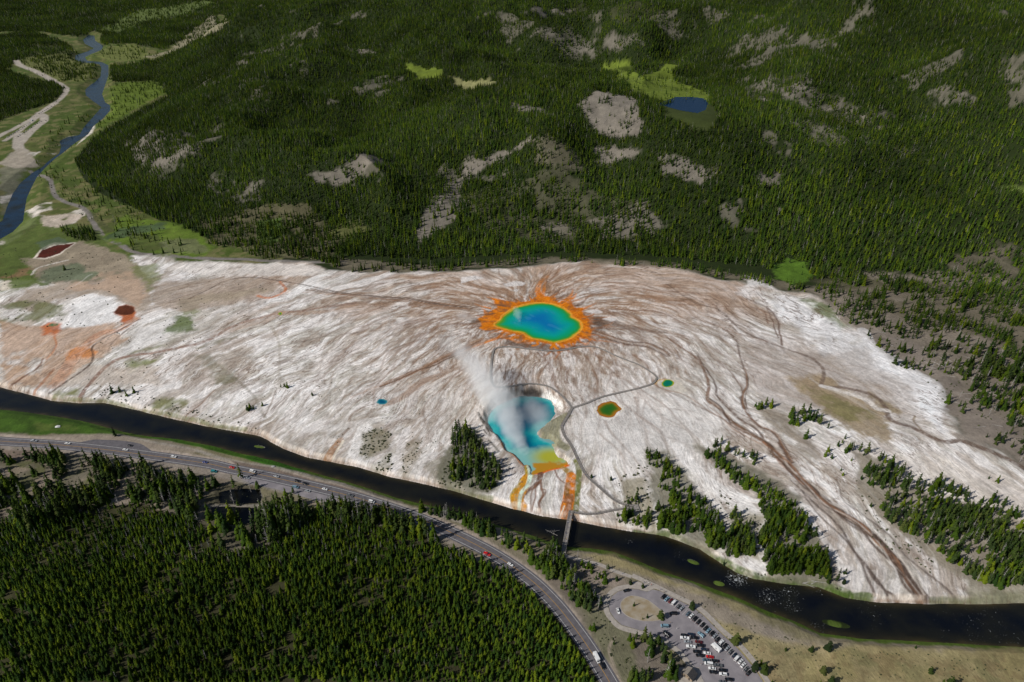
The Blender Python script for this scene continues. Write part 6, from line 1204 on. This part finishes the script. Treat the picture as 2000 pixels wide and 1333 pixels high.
x, y = plane(1088, 1046, WZ); o = add('driftwood_tree', DEAD[0], loc=(float(x), float(y), WZ)); o.rotation_euler = (.1, -1.35, -.5); o.scale = (.9, .9, .9); prop(o, 'smaller bare trunk caught beside the footbridge', 'driftwood')
for (px, py, s_, lab, cc) in ((113,834,1.8,'white boulder in the green meadow beside the road',(.6,.59,.56)), (1483,1179,1.8,'pale boulder on the grassy river edge',(.5,.5,.46)), (534,912,1.2,'grey boulder between the green bank and riverside path',(.3,.3,.29))):
    bm = bmesh.new(); bmesh.ops.create_icosphere(bm, subdivisions=2, radius=1)
    for v in bm.verts: v.co *= 1 + r_.uniform(-.2, .2)
    me = bpy.data.meshes.new('boulder'); bm.to_mesh(me); bm.free(); me.materials.append(mat('boulder_stone', cc, .9)); q = AT([(px, py)])[0]
    o = add('boulder', me, loc=(q[0], q[1], G(*q) + .2)); o.scale = (s_ * 1.3, s_ * .8, s_ * .5); prop(o, lab, 'boulder')
sc_, st_ = crown(900, 1.0, .75, .02, 4, 6, .5, .15, .4, .5); br = np.random.default_rng(44); bco, btr, o_ = [], [], 0
for poly, n_, lo_s, hi_s in ((M4([(310,820),(400,780),(470,820),(440,900),(330,960),(290,940)]), 110, .5, 1.5), (M4([(370,1000),(470,920),(480,1020),(400,1060)]), 50, .5, 1.6), (M4([(720,1100),(800,950),(900,1100),(1060,1150),(900,1140)]), 70, .6, 1.8), (M4([(520,960),(560,870),(640,860),(600,960),(540,1060)]), 50, .4, 1.2), ([(1210,930),(1262,890),(1280,1040),(1200,1030)], 90, .5, 1.8),
                              ([(1400,950),(1500,1020),(1490,1100),(1420,1080)], 60, .5, 1.5), ([(1650,880),(1760,1000),(1850,1140),(1700,1050)], 90, .4, 1.4), ([(1480,1120),(1640,1150),(1650,1160),(1480,1135)], 50, .5, 1.6), ([(1700,640),(2000,640),(2000,880),(1880,830)], 160, .5, 1.6), ([(200,640),(520,520),(520,600),(250,800),(150,780)], 160, .4, 1.2), ([(200,750),(500,830),(500,845),(180,785)], 90, .5, 1.5),
                              ([(1250,1125),(1450,1190),(1560,1255),(1990,1290),(1990,1330),(1520,1330),(1400,1240)], 200, .3, .9), ([(0,480),(250,500),(200,640),(0,640)], 160, .5, 1.6), ([(60,330),(250,400),(400,500),(160,440)], 120, .8, 2.2), ([(60,110),(190,130),(150,240),(60,300)], 70, 1, 2.5), ([(400,760),(900,680),(850,900),(650,880)], 160, .3, .9), ([(0,870),(300,910),(520,960),(500,1000),(200,960),(0,960)], 150, .4, 1.3), ([(1130,1190),(1190,1200),(1250,1320),(1210,1320)], 50, .4, 1.2), ([(1110,1100),(1190,1120),(1180,1160)], 30, .4, 1.2)):
    c = 0; pts_ = []
    while c < n_:
        p = (br.uniform(min(a for a, _ in poly), max(a for a, _ in poly)), br.uniform(min(b for _, b in poly), max(b for _, b in poly)))
        if inpoly(p, [tuple(v) for v in poly]): pts_.append(p); c += 1
    Q = AT(pts_); zz = sample(Z, Q[:, 0], Q[:, 1])
    okb = (sdist(Q[:, 0], Q[:, 1], RIV) > 2) & (ldist(Q[:, 0], Q[:, 1], RC)[0] > 8) & (ldist(Q[:, 0], Q[:, 1], BP[:, :2])[0] > 3)
    for (x, y), z in zip(Q[okb], zz[okb]):
        k_ = br.uniform(lo_s, hi_s); a_ = br.uniform(0, 6.28); ca, sa = math.cos(a_), math.sin(a_)
        bco.append(np.column_stack([x + k_ * (sc_[:, 0] * ca - sc_[:, 1] * sa), y + k_ * (sc_[:, 0] * sa + sc_[:, 1] * ca), z + k_ * .8 * sc_[:, 2]])); btr.append(st_ + o_); o_ += len(sc_)
prop(add('scrub', mesh_np('scrub', np.vstack(bco), None, np.vstack(btr)), mats=[noisy('scrub_leaves', (.030,.038,.014), (.085,.090,.040), .08)]), 'low scrub and tufts dotted over slopes and meadows', 'scrub', kind='stuff')
def figure():
    """one continuous walking body grown from a skeleton with the skin modifier"""
    J = dict(pel=(0,0,.95,.15), sp=(.01,0,1.18,.15), ch=(.02,0,1.38,.17), nk=(.03,0,1.50,.06), hd=(.05,0,1.63,.10), tp=(.05,0,1.74,.07), nose=(.15,0,1.62,.02),
             ls=(.02,.19,1.42,.065), le=(-.06,.24,1.15,.05), lw=(.06,.24,.93,.035), lh=(.10,.24,.83,.035), rs=(.02,-.19,1.42,.065), re=(.06,-.24,1.15,.05), rw=(.20,-.22,.98,.035), rh=(.25,-.21,.90,.035),
             lhp=(0,.10,.90,.10), lk=(.12,.10,.50,.07), la=(.05,.10,.10,.05), lt=(.22,.10,.04,.04), rhp=(0,-.10,.90,.10), rk=(.02,-.10,.50,.07), ra=(-.18,-.10,.14,.05), rt=(-.06,-.10,.04,.04))
    E = ['pel sp', 'sp ch', 'ch nk', 'nk hd', 'hd tp', 'hd nose', 'ch ls', 'ls le', 'le lw', 'lw lh', 'ch rs', 'rs re', 're rw', 'rw rh', 'pel lhp', 'lhp lk', 'lk la', 'la lt', 'pel rhp', 'rhp rk', 'rk ra', 'ra rt']
    names = list(J); me = bpy.data.meshes.new('person'); me.from_pydata([J[n_][:3] for n_ in names], [tuple(names.index(q) for q in e.split()) for e in E], [])
    o = bpy.data.objects.new('person', me); COL.objects.link(o); sk = o.modifiers.new('s', 'SKIN')
    for v, n_ in zip(me.skin_vertices[0].data, names): v.radius = (J[n_][3], J[n_][3])
    me.skin_vertices[0].data[0].use_root = True; ss = o.modifiers.new('u', 'SUBSURF'); ss.levels = 1; ss.render_levels = 1
    bpy.context.view_layer.update(); dg = bpy.context.evaluated_depsgraph_get(); out = bpy.data.meshes.new_from_object(o.evaluated_get(dg)); bpy.data.objects.remove(o); return out
FIG = figure(); SKIN = mat('skin', (.45,.27,.19), .6); HAIR = mat('hair', (.05,.03,.02), .8)
cl = {'red': (.4,.02,.02), 'white': (.7,.7,.7), 'blue': (.04,.09,.3), 'black': (.02,.02,.02), 'yellow': (.55,.42,.05), 'green': (.05,.2,.07), 'grey': (.2,.2,.21), 'pink': (.55,.2,.25)}
CLM = {k_: mat('cloth_' + k_, v, .9) for k_, v in cl.items()}; PMs = {}
def person(x, y, z, rz, top, bot, label):
    if (top, bot) not in PMs:
        me = FIG.copy(); 
        for m_ in (CLM[top], CLM[bot], SKIN, HAIR): me.materials.append(m_)
        for p in me.polygons:
            c = p.center; p.material_index = 3 if (c.z > 1.68 or (c.z > 1.55 and c.x < .0)) else 2 if c.z > 1.47 or (abs(c.y) > .19 and c.z < 1.2 and c.z > .75) else 1 if c.z < .98 else 0
        PMs[(top, bot)] = me
    o = add('person', PMs[(top, bot)], loc=(x, y, z), rz=rz); prop(o, label, 'person', 'visitors'); return o
def on(Pw, f, side, zadd=.0):
    i = int(f * (len(Pw) - 1)); p = Pw[i]; T = Pw[min(i + 1, len(Pw) - 1)] - Pw[max(i - 1, 0)]; a = math.atan2(T[1], T[0]); return p[0] - math.sin(a) * side, p[1] + math.cos(a) * side, p[2] + zadd, a
ppl = [(BP, .15, .5, 'red', 'black', 'at the far end of the footbridge'), (BP, .3, -.5, 'white', 'blue', 'on the footbridge just past its far end'), (BP, .42, .4, 'blue', 'grey', 'in the middle of the footbridge'), (BP, .55, -.6, 'black', 'blue', 'on the footbridge past the middle'), (BP, .7, .3, 'yellow', 'black', 'on the footbridge nearer the forest side'), (BP, .85, -.3, 'grey', 'black', 'at the near end of the footbridge'),
       (bw2, .12, .5, 'white', 'black', 'on the lower slope of the long boardwalk'), (bw2, .16, -.5, 'black', 'grey', 'behind the white shirt on the long boardwalk'), (bw2, .42, .4, 'red', 'blue', 'halfway up the long boardwalk'), (bw2, .5, -.4, 'blue', 'black', 'above the middle of the long boardwalk'), (bw2, .56, .5, 'pink', 'grey', 'beside the green runnel on the long boardwalk'), (bw2, .8, -.3, 'black', 'blue', 'near the pool bend of the long boardwalk'),
       (bw1, .5, .3, 'green', 'black', 'on the boardwalk ramp above the river'), (bw1, .8, -.3, 'white', 'grey', 'on the ramp close to the square platform'),
       (bw3, .08, .3, 'grey', 'blue', 'on the boardwalk behind the crater edge'), (bw3, .12, -.4, 'red', 'black', 'above the crater rim on the boardwalk'), (bw3, .40, .3, 'black', 'black', 'at the left corner below the rainbow spring'), (bw3, .44, .5, 'white', 'blue', 'left of the middle below the rainbow spring'), (bw3, .47, -.3, 'blue', 'blue', 'looking at the spring from the boardwalk middle'), (bw3, .5, .5, 'yellow', 'grey', 'in the middle below the rainbow spring'), (bw3, .56, .4, 'red', 'grey', 'right of the middle below the rainbow spring'), (bw3, .6, .5, 'black', 'grey', 'at the right end below the rainbow spring'), (bw3, .78, .3, 'green', 'grey', 'at the bend beside the small round pool'), (bw3, .92, -.3, 'pink', 'black', 'between the junction and the small round pool')]
for Pw, f, sd_, tp, bt_, lab in ppl:
    x, y, z, a = on(Pw, f, sd_); person(x, y, z, a + (math.pi if sd_ < 0 else 0), tp, bt_, 'person in %s top and %s trousers %s' % (tp, bt_, lab))
for px, py, tp, bt_, lab in ((1258,1139,'black','blue','on the path beside the parking loop'), (1266,1141,'white','black','next to the black top on the path'), (1272,1144,'red','black','where the path meets the parking row'), (1290,1153,'blue','grey','at the upper corner of the parking row'), (1297,1158,'black','black','behind the first parked car'), (1338,1184,'grey','blue','on the pavement beside the white van'), (1344,1188,'white','grey','on the pavement near the lone round pine'), (1216,1121,'green','blue','on the pale path from the bridge'), (1309,1218,'yellow','blue','walking across the lot by the island point'), (1322,1229,'white','white','walking alone across the lot'), (1369,1299,'black','white','crossing the lot below the middle rows'), (1408,1291,'red','white','beside the black car in the middle rows'), (1470,1306,'blue','white','on the pavement near the last parked car'), (1476,1314,'grey','grey','on the pavement below the last parked car')):
    q = P2([(px, py)], .1)[0]; person(q[0], q[1], .12 if px < 1300 or 1330 < px < 1350 or px > 1465 else .04, px * .7, tp, bt_, 'person in %s top and %s trousers %s' % (tp, bt_, lab))
log('done')
